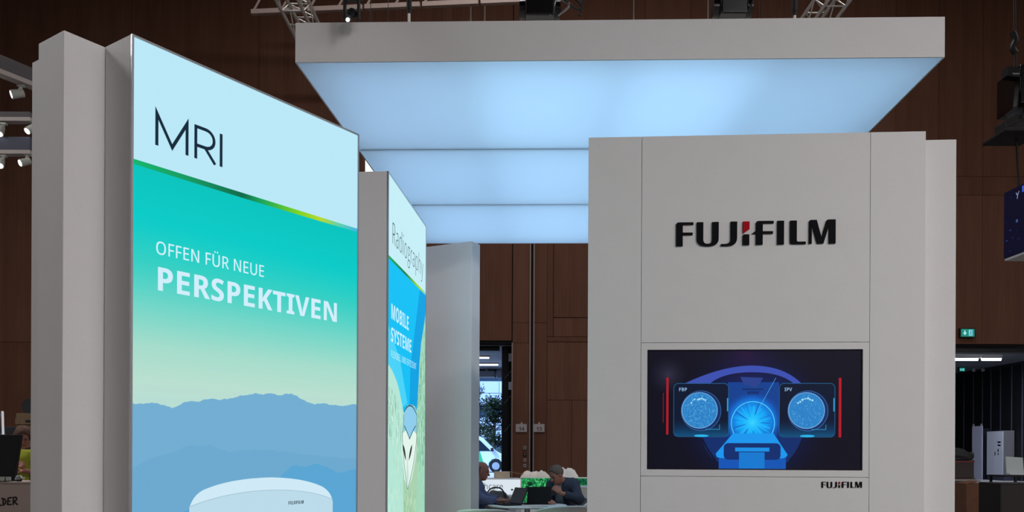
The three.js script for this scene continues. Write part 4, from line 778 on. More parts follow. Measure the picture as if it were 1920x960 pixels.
  obj('headlight', bx(0.16, 0.16, 0.03, -0.12, 0.8, -0.0), std('#dfe7ee', 0.15), v); obj('bumper', span(-0.1, 0.06, 0.26, 0.5, -1.7, 0.0, 0.03), std('#5b626b', 0.6), v); obj('mirror', span(-0.72, -0.58, 1.06, 1.24, 0.03, 0.2, 0.02), M.black, v);
  // low hedge behind the van
  const hp = P(938, 846, 52), hg = thing('clipped_shrub', 'dark low shrub behind the front of the van', 'shrub', [hp.x + 0.1, st, -52.5]);
  obj('foliage', (() => { const g = new THREE.IcosahedronGeometry(0.7, 5), q = g.attributes.position; for (let i = 0; i < q.count; i++) { const x = q.getX(i), y = q.getY(i), z = q.getZ(i), n = 1 + 0.25 * perlin.noise(x * 6, y * 6, z * 6) + 0.12 * perlin.noise(x * 19, y * 19, z * 19); q.setXYZ(i, x * n, (y * n + 0.68) * 0.95, z * n); } g.computeVertexNormals(); return g; })(), std('#2f3d3b', 1), hg);
}
// ---------------------------------------------------------------- number plates and switches by the gate
function plate(px0, px1, py0, py1, text, label) {
  const a = P(px0, py1, 22.95), b = P(px1, py0, 22.95), w = b.x - a.x, h = b.y - a.y;
  const t = thing('number_plate', label, 'sign', [a.x, a.y, ZB + 0.031]);
  const tex = canvas(256, 192, (c) => { c.fillStyle = '#a99f9f'; c.fillRect(0, 0, 256, 192); c.fillStyle = '#2b2527'; c.font = 'bold 120px sans-serif'; c.textAlign = 'center'; c.fillText(text, 134, 160); });
  obj('plate', span(0, w, 0, h, -0.03, 0.004), std('#a99f9f', 0.7), t); obj('number_print', facePlane(0.003, w - 0.003, 0.003, h - 0.003, 0.006), std('#ffffff', 0.7, { map: tex }), t); obj('hanger', bx(0.04, 0.05, 0.02, w * 0.52, h + 0.02, -0.015), std('#b5abab', 0.6), t);
}
plate(967, 988, 795, 810, '14', 'grey number plate reading 14 beside the open gate');
plate(1000, 1021, 795, 810, '13', 'grey number plate reading 13 right of the black joint');
for (const [py, h, label, kind] of [[839.5, 0.1, 'round wall socket below number plate 14', 0], [852, 0.09, 'key switch between wall socket and double socket', 1], [863, 0.1, 'upper switch of the lowest pair by the joint', 2], [873, 0.1, 'lowest switch beside the black joint', 3]]) {
  const p = P(984, py, 22.95), t = thing('wall_switch', label, 'switch', [p.x, p.y, ZB + 0.001]);
  obj('housing', span(-0.045, 0.045, -h / 2, h / 2, 0, 0.03, 0.005), kind === 1 ? M.black : std('#8f857f', 0.6), t); obj(kind ? 'rocker' : 'socket', kind ? bx(0.03, 0.05, 0.012, 0, 0, 0.033) : rod([0, 0, 0.029], [0, 0, 0.036], 0.03, 0.03, 16), kind === 1 ? M.steel : std('#5f5753', 0.6), t);
}
// ---------------------------------------------------------------- room behind the right-hand opening
{
  const x1 = 19.45, z1 = -38, yc = 5.0, pale = std('#8f92a0', 0.85);
  struct('floor_annex', metreUV(span(10.6, x1 + 0.3, -0.2, 0, z1 - 0.3, ZB - WALL_T), 0.5), std('#77787c', 0.6, { map: carpetMap }));
  struct('ceiling_annex', span(10.6, x1 + 0.3, yc, yc + 0.2, z1 - 0.3, ZB - WALL_T), pale);
  struct('wall_annex_left', span(10.6, 10.9, 0, yc, z1 - 0.3, ZB - WALL_T), M.black2); struct('wall_annex_end', span(10.9, x1, 0, yc, z1 - 0.3, z1), M.black2);
  const side = struct('wall_annex_right', span(x1, x1 + 0.3, 0, yc, z1 - 0.3, ZB - WALL_T), std('#3a3c46', 0.7)), dark = std('#0e0f15', 0.6), light = std('#5b5e6b', 0.5, { metalness: 0.3 });
  const zs = [z1]; for (const px of [1808, 1826, 1843, 1859, 1877, 1898, 1918, 1944, 1976, 2014, 2060, 2115, 2180, 2260]) zs.push(-(x1 / ((px - CX) / F)));
  for (let i = 0; i + 1 < zs.length; i++) { obj('wall_panel', span(x1 - 0.03, x1 - 0.002, 0.1, yc - 0.12, zs[i] + 0.035, zs[i + 1] - 0.035), dark, side); obj('joint_strip', span(x1 - 0.045, x1 - 0.02, 0.1, yc - 0.12, zs[i + 1] - 0.025, zs[i + 1] + 0.025), light, side); }
  // ducts behind the lintel
  for (const [py, x, r, label] of [[655, 13.6, 0.16, 'round grey air duct just inside the lintel']]) { const t = thing('air_duct', label, 'duct', [x, yc - 0.3, -26]); obj('duct', rod([-1.5, 0, 0], [4.6, 0, 0], r, r, 20), M.steel, t); for (const q of [-1, 1, 3]) obj('strap', span(q - 0.02, q + 0.02, 0, 0.298, -0.01, 0.01), M.black, t); }
  const glow = std('#ffffff', 0.4, { emissive: new THREE.Color(0.93, 0.95, 1), emissiveIntensity: 9 });
  for (const [p0, p1, label] of [[1784, 1834, 'fluorescent tube lamp under the pale ceiling beside the tower slab'], [1841, 1877, 'fluorescent tube lamp ending near the black panelled wall']]) {
    const a = PY(p0, 673.5, 4.85), b = PY(p1, 673.5, 4.85); tubeLamp((a.x + b.x) / 2, a.z, b.x - a.x, label);
  }
  tubeLamp(18.1, -27.5, 1.2, 'fluorescent tube lamp under the annex ceiling near the wall corner');
  function tubeLamp(x, z, L, label) {
    const t = thing('tube_lamp', label, 'lamp', [x, yc, z]);
    obj('housing', span(-L / 2 - 0.04, L / 2 + 0.04, -0.12, -0.001, -0.05, 0.05), M.white, t); obj('tube', rod([-L / 2, -0.15, 0], [L / 2, -0.15, 0], 0.05, 0.05, 12), glow, t, 'glowing tube');
    const l = new THREE.RectAreaLight(0xe8eeff, 170, L, 0.15); l.position.set(0, -0.22, 0); l.rotation.x = -Math.PI / 2; t.add(l);
  }
  for (const [px, py, label] of [[1843, 690, 'ceiling sensor beside the green exit sign'], [1826, 690, 'small ceiling bracket near the exit sign']]) { const p = PY(px, py, 4.9), t = thing('ceiling_sensor', label, 'sensor', [p.x, yc, p.z]); obj('stem', rod([0, -0.001, 0], [0, -0.16, 0], 0.03), pale, t); obj('cap', sph(0.07, 0, -0.18, 0), std('#b9bcc6', 0.5), t); }
  // exit signs
  const exitTex = canvas(256, 128, (c) => { c.fillStyle = '#0a8f78'; c.fillRect(0, 0, 256, 128); c.fillStyle = '#bff3ff'; c.fillRect(62, 24, 22, 46); c.beginPath(); c.moveTo(34, 62); c.lineTo(112, 62); c.lineTo(73, 104); c.fill(); c.fillStyle = '#8fe0ff'; c.fillRect(148, 14, 70, 100); c.strokeStyle = '#0b6f8a'; c.lineWidth = 9; c.lineCap = 'round'; c.beginPath(); c.arc(188, 34, 6, 0, 7); c.stroke(); c.beginPath(); c.moveTo(184, 48); c.lineTo(178, 74); c.lineTo(196, 90); c.lineTo(192, 108); c.moveTo(178, 74); c.lineTo(164, 96); c.moveTo(184, 52); c.lineTo(204, 62); c.stroke(); });
  const exit = (px0, px1, py0, py1, depth, label, wall) => { const a = P(px0, py1, depth), b = P(px1, py0, depth), w = b.x - a.x, h = b.y - a.y, t = thing('exit_sign', label, 'sign', [a.x, a.y, a.z]); obj('housing', span(-0.03, w + 0.03, -0.03, h + 0.03, -0.08, 0, 0.01), M.black, t); obj('lit_face', facePlane(0, w, 0, h, 0.003), std('#000000', 0.5, { emissive: 0xffffff, emissiveMap: exitTex, emissiveIntensity: 0.9 }), t, 'lit green face with arrow and running figure'); if (!wall) obj('hanger', rod([w / 2, h + 0.03, -0.04], [w / 2, yc - a.y, -0.04], 0.015), M.black, t); };
  exit(1802, 1827, 617, 631, 22.9, 'green lit exit sign with down arrow on the wood wall above the opening', true);
  exit(1799, 1809, 690, 696, 34, 'small green exit sign hanging under the pale ceiling', false);
  // cabinet and leaning board along the black wall
  const zAt = (px, x) => -(x / ((px - CX) / F));
  { const xa = 18.95, za = zAt(1850, xa), zb = zAt(1880.5, xa), t = thing('metal_cabinet', 'pale two door metal cabinet against the black panelled wall', 'cabinet', [xa, 0, za]), L = zb - za, H = P(1865, 808, -(za + zb) / 2).y, lo = 0.62;
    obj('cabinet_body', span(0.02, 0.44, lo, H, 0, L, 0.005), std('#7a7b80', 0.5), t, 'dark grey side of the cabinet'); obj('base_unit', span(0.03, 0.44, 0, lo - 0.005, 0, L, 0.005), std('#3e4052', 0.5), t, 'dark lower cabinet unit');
    for (const [q0, q1] of [[0.005, L / 2 - 0.004], [L / 2 + 0.004, L - 0.005]]) obj('door', span(0, 0.019, lo + 0.02, H - 0.02, q0, q1, 0.003), std('#d3d7e6', 0.5), t);
    obj('door_handle', span(-0.02, 0, 1.4, 1.55, L / 2 + 0.03, L / 2 + 0.05), M.darkSteel, t);
    for (const [y, h] of [[1.92, 0.06], [1.8, 0.06], [1.6, 0.12], [1.46, 0.08]]) obj('notice', span(-0.004, 0, y - h / 2, y + h / 2, L * 0.68, L * (h > 0.07 ? 0.74 : 0.86)), M.lettering, t, 'dark printed notice'); }
  { const xa = 18.9, za = zAt(1822.5, xa), zb = zAt(1841, xa), t = thing('display_board', 'tall white display board standing left of the metal cabinet', 'board', [xa, 0, za]), L = zb - za, H = P(1832, 799, -(za + zb) / 2).y;
    obj('board_panel', span(0, 0.04, 0.06, H, 0, L, 0.005), std('#cdd0e6', 0.6), t); obj('board_edge', span(0.041, 0.3, 0.06, H - 0.1, L - 0.25, L), std('#14142c', 0.6), t); for (const z of [0.05, L - 0.1]) { obj('foot', span(-0.15, 0.3, 0, 0.06, z, z + 0.06), M.darkSteel, t); obj('top_clip', span(-0.01, 0.05, H, H + 0.09, z, z + 0.04), M.aluminium, t); } }
  // furniture nearer by
  { const D = 15, p = P(1812, 902, D), k = D / F, t = thing('cardboard_carton', 'brown open cardboard carton before the annex opening', 'box', [p.x, 0, p.z]);
    const w = 50 * k, brown = std('#6e4530', 0.85, { map: boardMap });
    obj('carton_front', metreUV(span(0, w * 0.45, 0, p.y - 0.05, -0.4, 0, 0.004)), brown, t); obj('carton_side', metreUV(span(w * 0.45 + 0.002, w, 0, p.y - 0.06, -0.4, -0.01, 0.004)), brown, t);
    obj('flap', [bar([0, p.y - 0.05, -0.2], [w * 0.55, p.y - 0.0, -0.2], 0.38, 0.008)], brown, t); obj('flap', bar([w * 0.5, p.y - 0.055, -0.2], [w * 1.02, p.y - 0.04, -0.2], 0.38, 0.008), brown, t); obj('hand_hole', bx(0.09, 0.05, 0.01, w * 0.74, p.y - 0.14, -0.004), M.black, t); }
  { const D = 16, p = P(1792, 862, D), k = D / F, t = thing('crate_stack', 'stack of dark crates covered by a black cloth', 'crates', [p.x - 0.1, 0, p.z - 0.35]);
    const w = 40 * k + 0.1; let y = 0; [0.32, 0.3, 0.34, p.y - 0.96].forEach((h, i) => { obj('crate', span(0, w - (i % 2) * 0.03, y + 0.004, y + h, -0.3, 0.3, 0.008), std(['#3c3231', '#2d2626', '#45302a', '#3a302d'][i], 0.8), t); obj('crate_rim', span(0, w - (i % 2) * 0.03 + 0.004, y + h - 0.05, y + h - 0.02, 0.301, 0.312), i === 3 ? std('#6b1720', 0.6) : M.steel, t); y += h; });
    const g = new THREE.SphereGeometry(1, 32, 16, 0, Math.PI * 2, 0, Math.PI / 2), q = g.attributes.position; for (let i = 0; i < q.count; i++) { const x = q.getX(i), yy = q.getY(i), z = q.getZ(i), n = 1 + 0.14 * perlin.noise(x * 4, yy * 4, z * 4); q.setXYZ(i, w / 2 + x * (w / 2 + 0.04) * n, y + 0.004 + yy * 0.22 * n, z * 0.36 * n); } g.computeVertexNormals(); obj('cloth_cover', g, M.black2, t, 'bunched black cloth'); obj('cloth_end', sph(0.07, w + 0.02, y + 0.08, 0.1, 0.8, 1.1, 0.8), std('#1a2626', 0.8), t);
    obj('bottle_neck', rod([0.16, y + 0.2, 0], [0.16, y + 0.36, 0], 0.02), std('#b9c0cc', 0.2), t); }
  { const D = 13, p = P(1875.5, 906, D), t = thing('flight_case', 'large dark brown flight case before the annex opening', 'case', [p.x, 0, p.z]);
    obj('case_body', span(0, 0.9, 0.1, p.y, -0.6, 0, 0.006), std('#2c211d', 0.7, { map: woodMap }), t); obj('edge_profile', frameGeo(0, 0.9, 0.1, p.y, 0.02, -0.002, 0.006), M.darkSteel, t); for (const x of [0.1, 0.8]) for (const z of [-0.5, -0.1]) obj('caster', rod([x, 0.05, z - 0.02], [x, 0.05, z + 0.02], 0.05, 0.05, 16), M.rubber, t); }
  { const D = 17, p = P(1884, 891, D), t = thing('work_table', 'dark work table behind the brown flight case', 'table', [p.x, 0, p.z]);
    obj('tabletop', span(0, 1.2, p.y - 0.03, p.y, -0.6, 0, 0.004), M.darkSteel, t); for (const [x, z] of [[0.24, -0.04], [1.16, -0.04], [0.04, -0.56], [1.16, -0.56]]) obj('leg', span(x - 0.02, x + 0.02, 0, p.y - 0.03, z - 0.02, z + 0.02), M.darkSteel, t);
    const m = P(1901, 890, D), c = thing('monitor', 'pale flat monitor tilted back on the dark work table', 'monitor', [m.x, p.y + 0.004, p.z - 0.25]), h = 33 * D / F; obj('foot', span(0.0, 0.34, 0, 0.02, -0.08, 0.12, 0.004), std('#c9ccd0', 0.5), c); const s = obj('panel', span(0, 0.36, 0, h, -0.015, 0.0, 0.004), std('#a9b0b2', 0.5), c); s.position.y = 0.028; s.rotation.x = -0.22; s.rotation.z = -0.06; }
}
// ---------------------------------------------------------------- people: distance fields meshed into one continuous body each
function meshField(f, lo, hi, cell) {                                      // surface nets
  const n = [0, 1, 2].map((i) => Math.ceil((hi[i] - lo[i]) / cell) + 1), [nx, ny, nz] = n, v = new Float32Array(nx * ny * nz), at = (i, j, k) => (k * ny + j) * nx + i;
  for (let k = 0; k < nz; k++) for (let j = 0; j < ny; j++) for (let i = 0; i < nx; i++) v[at(i, j, k)] = f(lo[0] + i * cell, lo[1] + j * cell, lo[2] + k * cell);
  const id = new Int32Array(nx * ny * nz).fill(-1), pos = [], idx = [], off = [[0, 0, 0], [1, 0, 0], [0, 1, 0], [1, 1, 0], [0, 0, 1], [1, 0, 1], [0, 1, 1], [1, 1, 1]], edges = [[0, 1], [0, 2], [0, 4], [1, 3], [1, 5], [2, 3], [2, 6], [3, 7], [4, 5], [4, 6], [5, 7], [6, 7]];
  for (let k = 0; k < nz - 1; k++) for (let j = 0; j < ny - 1; j++) for (let i = 0; i < nx - 1; i++) {
    const c = off.map((o) => v[at(i + o[0], j + o[1], k + o[2])]); let s = 0; for (const q of c) if (q < 0) s++;
    if (!s || s === 8) continue;
    let x = 0, y = 0, z = 0, m = 0;
    for (const [a, b] of edges) if ((c[a] < 0) !== (c[b] < 0)) { const t = c[a] / (c[a] - c[b]); x += off[a][0] + (off[b][0] - off[a][0]) * t; y += off[a][1] + (off[b][1] - off[a][1]) * t; z += off[a][2] + (off[b][2] - off[a][2]) * t; m++; }
    id[at(i, j, k)] = pos.length / 3; pos.push(lo[0] + (i + x / m) * cell, lo[1] + (j + y / m) * cell, lo[2] + (k + z / m) * cell);
  }
  const quad = (a, b, c, d, flip) => { if (a < 0 || b < 0 || c < 0 || d < 0) return; flip ? idx.push(a, c, b, a, d, c) : idx.push(a, b, c, a, c, d); };
  for (let k = 1; k < nz - 1; k++) for (let j = 1; j < ny - 1; j++) for (let i = 1; i < nx - 1; i++) {
    const s = v[at(i, j, k)] < 0;
    if (s !== v[at(i + 1, j, k)] < 0) quad(id[at(i, j - 1, k - 1)], id[at(i, j, k - 1)], id[at(i, j, k)], id[at(i, j - 1, k)], !s);
    if (s !== v[at(i, j + 1, k)] < 0) quad(id[at(i - 1, j, k - 1)], id[at(i - 1, j, k)], id[at(i, j, k)], id[at(i, j, k - 1)], !s);
    if (s !== v[at(i, j, k + 1)] < 0) quad(id[at(i - 1, j - 1, k)], id[at(i, j - 1, k)], id[at(i, j, k)], id[at(i - 1, j, k)], !s);
  }
  const g = new THREE.BufferGeometry(); g.setAttribute('position', new THREE.Float32BufferAttribute(pos, 3)); g.setIndex(idx); g.computeVertexNormals(); return g;
}
const smin = (a, b, k) => { const h = Math.max(k - Math.abs(a - b), 0) / k; return Math.min(a, b) - h * h * k * 0.25; };
function cap(x, y, z, a, b, r1, r2) {
  const bx_ = b[0] - a[0], by = b[1] - a[1], bz = b[2] - a[2], px = x - a[0], py = y - a[1], pz = z - a[2], t = Math.max(0, Math.min(1, (px * bx_ + py * by + pz * bz) / (bx_ * bx_ + by * by + bz * bz + 1e-9)));
  return Math.hypot(px - bx_ * t, py - by * t, pz - bz * t) - (r1 + (r2 - r1) * t);
}
const fieldOf = (bones, k, grow = 0) => (x, y, z) => { let d = 9; for (const [a, b, r1, r2] of bones) d = smin(d, cap(x, y, z, a, b, r1 + grow, r2 + grow), k); return d; };
function boundsOf(bones, pad) { const lo = [9, 9, 9], hi = [-9, -9, -9]; for (const [a, b, r1, r2] of bones) for (const [p, r] of [[a, r1], [b, r2]]) for (let i = 0; i < 3; i++) { lo[i] = Math.min(lo[i], p[i] - r - pad); hi[i] = Math.max(hi[i], p[i] + r + pad); } return [lo, hi]; }
// a hand: palm and five fingers; dir points along the fingers, up is the back of the hand, curl bends the fingers
function handBones(w, dir, up, s, curl) {
  const d = V(...dir).normalize(), u = V(...up).sub(d.clone().multiplyScalar(V(...up).dot(d))).normalize(), r = d.clone().cross(u).multiplyScalar(s), o = V(...w), q = (a, b, c) => o.clone().addScaledVector(d, a).addScaledVector(r, b).addScaledVector(u, c).toArray(), out = [];
  for (const b of [-0.03, -0.01, 0.01, 0.03]) out.push([q(0.01, b * 0.6, 0), q(0.085, b, 0), 0.013, 0.012]);
  [[-0.033, 0.055], [-0.011, 0.07], [0.011, 0.075], [0.033, 0.068]].forEach(([b, L]) => { const c1 = curl * 0.8, c2 = curl * 1.9; const m = [0.085 + Math.cos(c1) * L * 0.55, b, -Math.sin(c1) * L * 0.55]; out.push([q(0.085, b, 0), q(...m), 0.0095, 0.009], [q(...m), q(m[0] + Math.cos(c2) * L * 0.5, b, m[2] - Math.sin(c2) * L * 0.5), 0.009, 0.0075]); });
  out.push([q(0.02, 0.03, -0.005), q(0.055, 0.058, -0.018), 0.013, 0.011], [q(0.055, 0.058, -0.018), q(0.09, 0.058, -0.03), 0.0105, 0.0085]);
  return out;
}
function headField(c, yaw, pitch, s = 1) {                                   // local: +z face, +y crown
  const e = new THREE.Euler(pitch, yaw, 0, 'YXZ'), inv = new THREE.Matrix4().makeRotationFromEuler(e).invert(), v = V(0, 0, 0);
  const el = (x, y, z, cx, cy, cz, rx, ry, rz) => (Math.hypot((x - cx) / rx, (y - cy) / ry, (z - cz) / rz) - 1) * Math.min(rx, ry, rz);
  const local = (x, y, z) => v.set((x - c[0]) / s, (y - c[1]) / s, (z - c[2]) / s).applyMatrix4(inv);
  const skin = (x, y, z) => {
    const p = local(x, y, z), ax = Math.abs(p.x);
    let d = el(p.x, p.y, p.z, 0, 0.03, -0.012, 0.076, 0.09, 0.096);
    d = smin(d, el(p.x, p.y, p.z, 0, -0.045, 0.025, 0.058, 0.066, 0.062), 0.04);
    d = smin(d, el(p.x, p.y, p.z, 0, -0.095, 0.05, 0.026, 0.02, 0.026), 0.03);
    d = smin(d, cap(p.x, p.y, p.z, [0, 0.005, 0.08], [0, -0.032, 0.104], 0.009, 0.014), 0.014);
    d = smin(d, cap(ax, p.y, p.z, [0.012, 0.022, 0.083], [0.045, 0.02, 0.07], 0.009, 0.009), 0.016);
    d = smin(d, cap(ax, p.y, p.z, [0, -0.064, 0.083], [0.02, -0.064, 0.075], 0.008, 0.006), 0.01);
    d = smin(d, el(ax, p.y, p.z, 0.078, -0.004, -0.012, 0.012, 0.032, 0.02), 0.008);
    d = Math.max(d, -el(ax, p.y, p.z, 0.031, 0.002, 0.094, 0.015, 0.009, 0.016));
    return d * s;
  };
  return { skin, local };
}
function person(label, pos, spec) {
  const t = thing('person', label, 'person', pos);
  const { bones, hands, head, skinColor } = spec, H = headField(head.c, head.yaw, head.pitch);
  const body = fieldOf(bones, 0.05), [lo, hi] = boundsOf(bones, 0.04), parts = [];
  const nearHead = (x, y, z) => Math.hypot(x - head.c[0], y - head.c[1], z - head.c[2]);
  parts.push(meshField(body, lo, hi, 0.014));
  parts.push(meshField((x, y, z) => smin(H.skin(x, y, z), cap(x, y, z, head.c, head.neck, 0.055, 0.06), 0.03), [0, 1, 2].map((i) => head.c[i] - 0.17), [0, 1, 2].map((i) => head.c[i] + 0.17), 0.005));
  for (const h of hands) { const f = fieldOf(h, 0.012), [a, b] = boundsOf(h, 0.012); parts.push(meshField(f, a, b, 0.0035)); }
  const g = merge(parts), p = g.attributes.position, col = new Float32Array(p.count * 3), skin = new THREE.Color(skinColor), eye = new THREE.Color('#2b211d'), lip = new THREE.Color('#a4605a'), C = new THREE.Color();
  for (let i = 0; i < p.count; i++) {
    C.copy(skin); const x = p.getX(i), y = p.getY(i), z = p.getZ(i);
    if (nearHead(x, y, z) < 0.16) { const q = H.local(x, y, z), ax = Math.abs(q.x); if (q.z > 0.055) { if (Math.hypot(ax - 0.031, (q.y - 0.002) * 1.6) < 0.012) C.copy(eye); else if (ax < 0.024 && Math.abs(q.y + 0.064) < 0.008) C.copy(lip); else if (ax > 0.014 && ax < 0.05 && Math.abs(q.y - 0.026) < 0.005) C.set(spec.hairColor); } }
    col.set([C.r, C.g, C.b], i * 3);
  }
  g.setAttribute('color', new THREE.BufferAttribute(col, 3));
  obj('body', g, std('#ffffff', 0.6, { vertexColors: true }), t);
  for (const c of spec.clothes) { const f0 = fieldOf(c.bones, 0.06, c.grow ?? 0.012), [a, b] = boundsOf(c.bones, 0.05); obj(c.name, meshField((x, y, z) => { let d = f0(x, y, z) + 0.005 * perlin.noise(x * 14, y * 14, z * 14) + 0.004 * perlin.noise(x * 32, y * 20, z * 32); if (c.cut) d = Math.max(d, c.cut(x, y, z)); return d; }, a, b, c.cell ?? 0.011), std(c.color, 0.9), t, c.label); }
  if (spec.hair) obj('hair', meshField((x, y, z) => { const q = H.local(x, y, z); return Math.max(H.skin(x, y, z) - spec.hair.thick - 0.004 * perlin.noise(x * 60, y * 60, z * 60), spec.hair.cut(q)); }, [0, 1, 2].map((i) => head.c[i] - 0.17), [0, 1, 2].map((i) => head.c[i] + 0.17), 0.006), std(spec.hairColor, 0.8), t, spec.hair.label);
  return t;
}
const arm = (s, e, w) => [[s, e, 0.052, 0.042], [e, w, 0.042, 0.028]];
{ // man at the far right of the table, leaning on his hand; faces left and towards the aisle
  const sL = [0.16, 0.95, 0.08], sR = [-0.17, 0.95, 0.0], eL = [0.22, 0.8, 0.3], wL = [-0.02, 0.885, 0.36], eR = [-0.22, 0.8, 0.26], wR = [-0.16, 0.785, 0.44];
  const torso = [[[0, 0.615, -0.05], [0, 0.74, -0.04], 0.135, 0.14], [[0, 0.74, -0.04], [0, 0.92, 0.02], 0.14, 0.125], [[-0.1, 0.94, 0.0], [0.1, 0.94, 0.05], 0.085, 0.085], [[0, 0.95, 0.03], [-0.04, 1.06, 0.09], 0.065, 0.055]];
  const legs = [[[-0.09, 0.562, -0.02], [-0.13, 0.53, 0.4], 0.085, 0.062], [[0.09, 0.562, -0.02], [0.12, 0.53, 0.4], 0.085, 0.062], [[-0.13, 0.53, 0.4], [-0.13, 0.08, 0.36], 0.06, 0.042], [[0.12, 0.53, 0.4], [0.12, 0.08, 0.36], 0.06, 0.042]];
  const feet = [[[-0.13, 0.05, 0.33], [-0.14, 0.04, 0.52], 0.045, 0.035], [[0.12, 0.05, 0.33], [0.13, 0.04, 0.52], 0.045, 0.035]];
  const arms = [...arm(sL, eL, wL), ...arm(sR, eR, wR)];
  const m = person('grey haired man in dark hooded jacket resting chin on hand', [0.7, 0, -11.35], {
    bones: [...torso, ...legs, ...feet, ...arms], hands: [handBones(wL, [-0.75, 0.65, 0.0], [0.3, 0.3, 0.9], 1, 1.0), handBones(wR, [0.3, -0.05, 1], [0, 1, 0.1], -1, 0.35)],
    head: { c: [-0.085, 1.115, 0.2], neck: [-0.02, 1.0, 0.06], yaw: -0.85, pitch: 0.5 }, skinColor: '#b97c68', hairColor: '#6d5a50',
    clothes: [
      { name: 'jacket', color: '#363a4a', bones: [...torso.slice(0, 3), ...arms, [[-0.12, 0.98, -0.04], [0.13, 0.99, -0.04], 0.06, 0.06]], grow: 0.02, cut: (x, y, z) => Math.max(0.5 - y, Math.min(0.075 - Math.hypot(x - wL[0], y - wL[1], z - wL[2]), 0.2) , 0.05 - Math.hypot(x - wR[0], y - wR[1], z - wR[2]), Math.min(0.055 - Math.abs(x + 0.05 + (y - 0.8) * 0.1), z - 0.02, 0.02)), label: 'dark blue hooded jacket, open in front' },
      { name: 'shirt', color: '#868a92', bones: torso.slice(0, 3), grow: 0.013, cut: (x, y, z) => Math.max(0.52 - y, y - 1.0), label: 'grey shirt' },
      { name: 'trousers', color: '#23252f', bones: [torso[0], ...legs], grow: 0.014, cut: (x, y, z) => Math.max(y - 0.66, 0.1 - y) },
      { name: 'shoes', color: '#1b1a1a', bones: feet, grow: 0.012, cut: (x, y) => 0.002 - y },
    ],
    hair: { thick: 0.012, cut: (q) => Math.max(-(q.y + 0.02), q.z - 0.035 - Math.max(0, q.y - 0.03) * 0.55, Math.abs(q.x) > 0.07 && q.y < 0.02 && q.z > -0.02 ? 0.01 : -1), label: 'short grey brown hair' },
  });
  m.rotation.y = -0.12;
}
{ // man half hidden by the plain slab, facing right over his laptop
  const sN = [0.0, 0.97, 0.2], sF = [0.02, 0.97, -0.19], eN = [0.1, 0.8, 0.28], wN = [0.33, 0.79, 0.22], eF = [0.14, 0.8, -0.22], wF = [0.36, 0.79, -0.06];
  const torso = [[[-0.02, 0.62, 0], [-0.02, 0.74, 0], 0.14, 0.145], [[-0.02, 0.74, 0], [0.0, 0.92, 0], 0.145, 0.125], [[0, 0.96, -0.11], [0, 0.96, 0.11], 0.085, 0.085], [[0.0, 0.97, 0], [0.06, 1.08, 0], 0.062, 0.056]];
  const legs = [[[0, 0.562, 0.09], [0.4, 0.53, 0.12], 0.085, 0.062], [[0, 0.562, -0.09], [0.4, 0.53, -0.12], 0.085, 0.062], [[0.4, 0.53, 0.12], [0.36, 0.08, 0.12], 0.06, 0.042], [[0.4, 0.53, -0.12], [0.36, 0.08, -0.12], 0.06, 0.042]];
  const feet = [[[0.33, 0.05, 0.12], [0.5, 0.04, 0.13], 0.045, 0.035], [[0.33, 0.05, -0.12], [0.5, 0.04, -0.13], 0.045, 0.035]];
  const arms = [...arm(sN, eN, wN), ...arm(sF, eF, wF)];
  person('balding man in blue shirt typing at the table', [-0.5, 0, -11.0], {
    bones: [...torso, ...legs, ...feet, ...arms], hands: [handBones(wN, [1, -0.02, -0.2], [0, 1, 0], -1, 0.4), handBones(wF, [1, -0.02, 0.1], [0, 1, 0], 1, 0.4)],
    head: { c: [0.105, 1.165, 0.0], neck: [0.02, 1.02, 0], yaw: Math.PI / 2 - 0.1, pitch: 0.22 }, skinColor: '#ad7360', hairColor: '#5a453c',
    clothes: [
      { name: 'shirt', color: '#5a6384', bones: [...torso.slice(0, 3), ...arms], grow: 0.018, cut: (x, y, z) => Math.max(0.5 - y, 0.055 - Math.hypot(x - wN[0], y - wN[1], z - wN[2]), 0.055 - Math.hypot(x - wF[0], y - wF[1], z - wF[2])), label: 'blue shirt' },
      { name: 'waistcoat', color: '#3a3d4c', bones: torso.slice(0, 3), grow: 0.03, cut: (x, y, z) => Math.max(0.55 - y, x - 0.03, y - 1.03) },
      { name: 'trousers', color: '#2a2a30', bones: [torso[0], ...legs], grow: 0.014, cut: (x, y, z) => Math.max(y - 0.66, 0.1 - y) },
      { name: 'shoes', color: '#201c1a', bones: feet, grow: 0.012, cut: (x, y) => 0.002 - y },
    ],
    hair: { thick: 0.008, cut: (q) => Math.max(-(q.y + 0.03), q.z + 0.012, q.y - 0.055), label: 'short dark fringe round a bald crown' },
  });
}
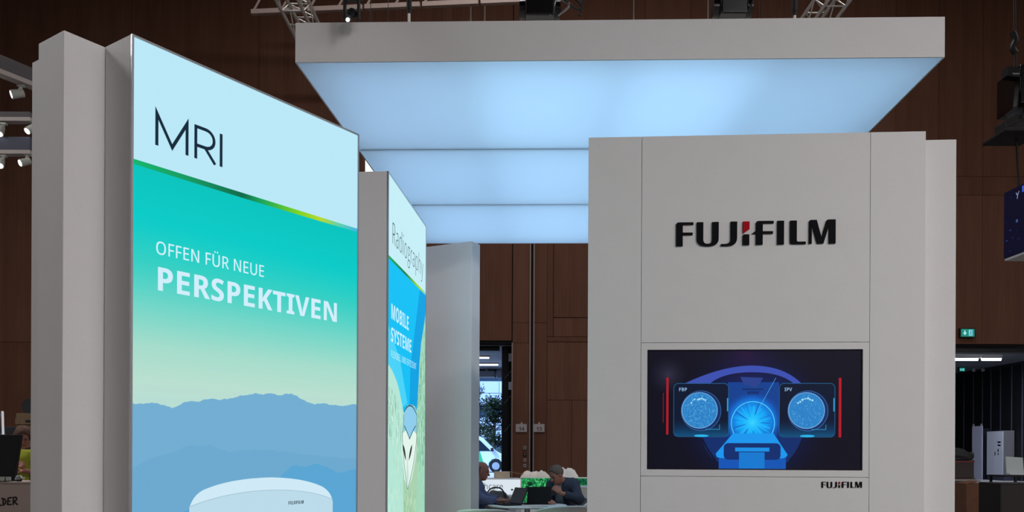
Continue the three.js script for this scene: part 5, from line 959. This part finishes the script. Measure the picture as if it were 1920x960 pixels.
{ // worker in a yellow vest behind the black case
  const D = 10.2, x = P(47, 850, D).x, up = [[0, 0.9, 0], [0.0, 1.1, 0.02], 0.13, 0.13];
  const torso = [up, [[0, 1.1, 0.02], [0.0, 1.3, 0.04], 0.13, 0.12], [[-0.1, 1.36, 0.02], [0.1, 1.36, 0.06], 0.075, 0.075], [[0, 1.36, 0.04], [0.02, 1.46, 0.07], 0.06, 0.055]];
  const arms = [...arm([-0.16, 1.36, 0.03], [-0.17, 1.13, 0.14], [0.02, 1.23, 0.27]), ...arm([0.17, 1.36, 0.05], [0.24, 1.14, 0.12], [0.14, 1.17, 0.3])];
  const legs = [[[-0.08, 0.9, 0], [-0.1, 0.5, 0.02], 0.09, 0.06], [[0.08, 0.9, 0], [0.1, 0.5, 0.02], 0.09, 0.06], [[-0.1, 0.5, 0.02], [-0.1, 0.08, 0], 0.058, 0.042], [[0.1, 0.5, 0.02], [0.1, 0.08, 0], 0.058, 0.042]], feet = [[[-0.1, 0.05, -0.02], [-0.11, 0.04, 0.16], 0.045, 0.036], [[0.1, 0.05, -0.02], [0.11, 0.04, 0.16], 0.045, 0.036]];
  person('worker in yellow safety vest standing behind the black case', [x, 0, -D], {
    bones: [...torso, ...arms, ...legs, ...feet], hands: [handBones([0.02, 1.23, 0.27], [0.9, 0.15, 0.3], [0, 0.6, 0.8], 1, 0.6), handBones([0.14, 1.17, 0.3], [-0.4, 0.1, 0.9], [0, 1, 0], -1, 0.6)],
    head: { c: [0.03, 1.575, 0.1], neck: [0.02, 1.44, 0.05], yaw: 0.5, pitch: 0.55 }, skinColor: '#a8705c', hairColor: '#5d3f33',
    clothes: [
      { name: 'safety_vest', color: '#b9c23c', bones: torso.slice(0, 3), grow: 0.028, cut: (x, y) => Math.max(0.9 - y, y - 1.42), label: 'yellow safety vest' },
      { name: 'shirt', color: '#4a3a36', bones: [...torso.slice(0, 3), arms[0], arms[2]], grow: 0.014, cut: (x, y) => 0.88 - y },
      { name: 'trousers', color: '#2b2a30', bones: [up, ...legs], grow: 0.014, cut: (x, y) => Math.max(y - 1.0, 0.1 - y) },
      { name: 'shoes', color: '#1d1b1a', bones: feet, grow: 0.012, cut: (x, y) => 0.002 - y },
    ],
    hair: { thick: 0.014, cut: (q) => Math.max(-(q.y + 0.03), q.z - 0.045 - Math.max(0, q.y - 0.03) * 0.5), label: 'short brown hair' },
  });
}
renderer.render(scene, camera);
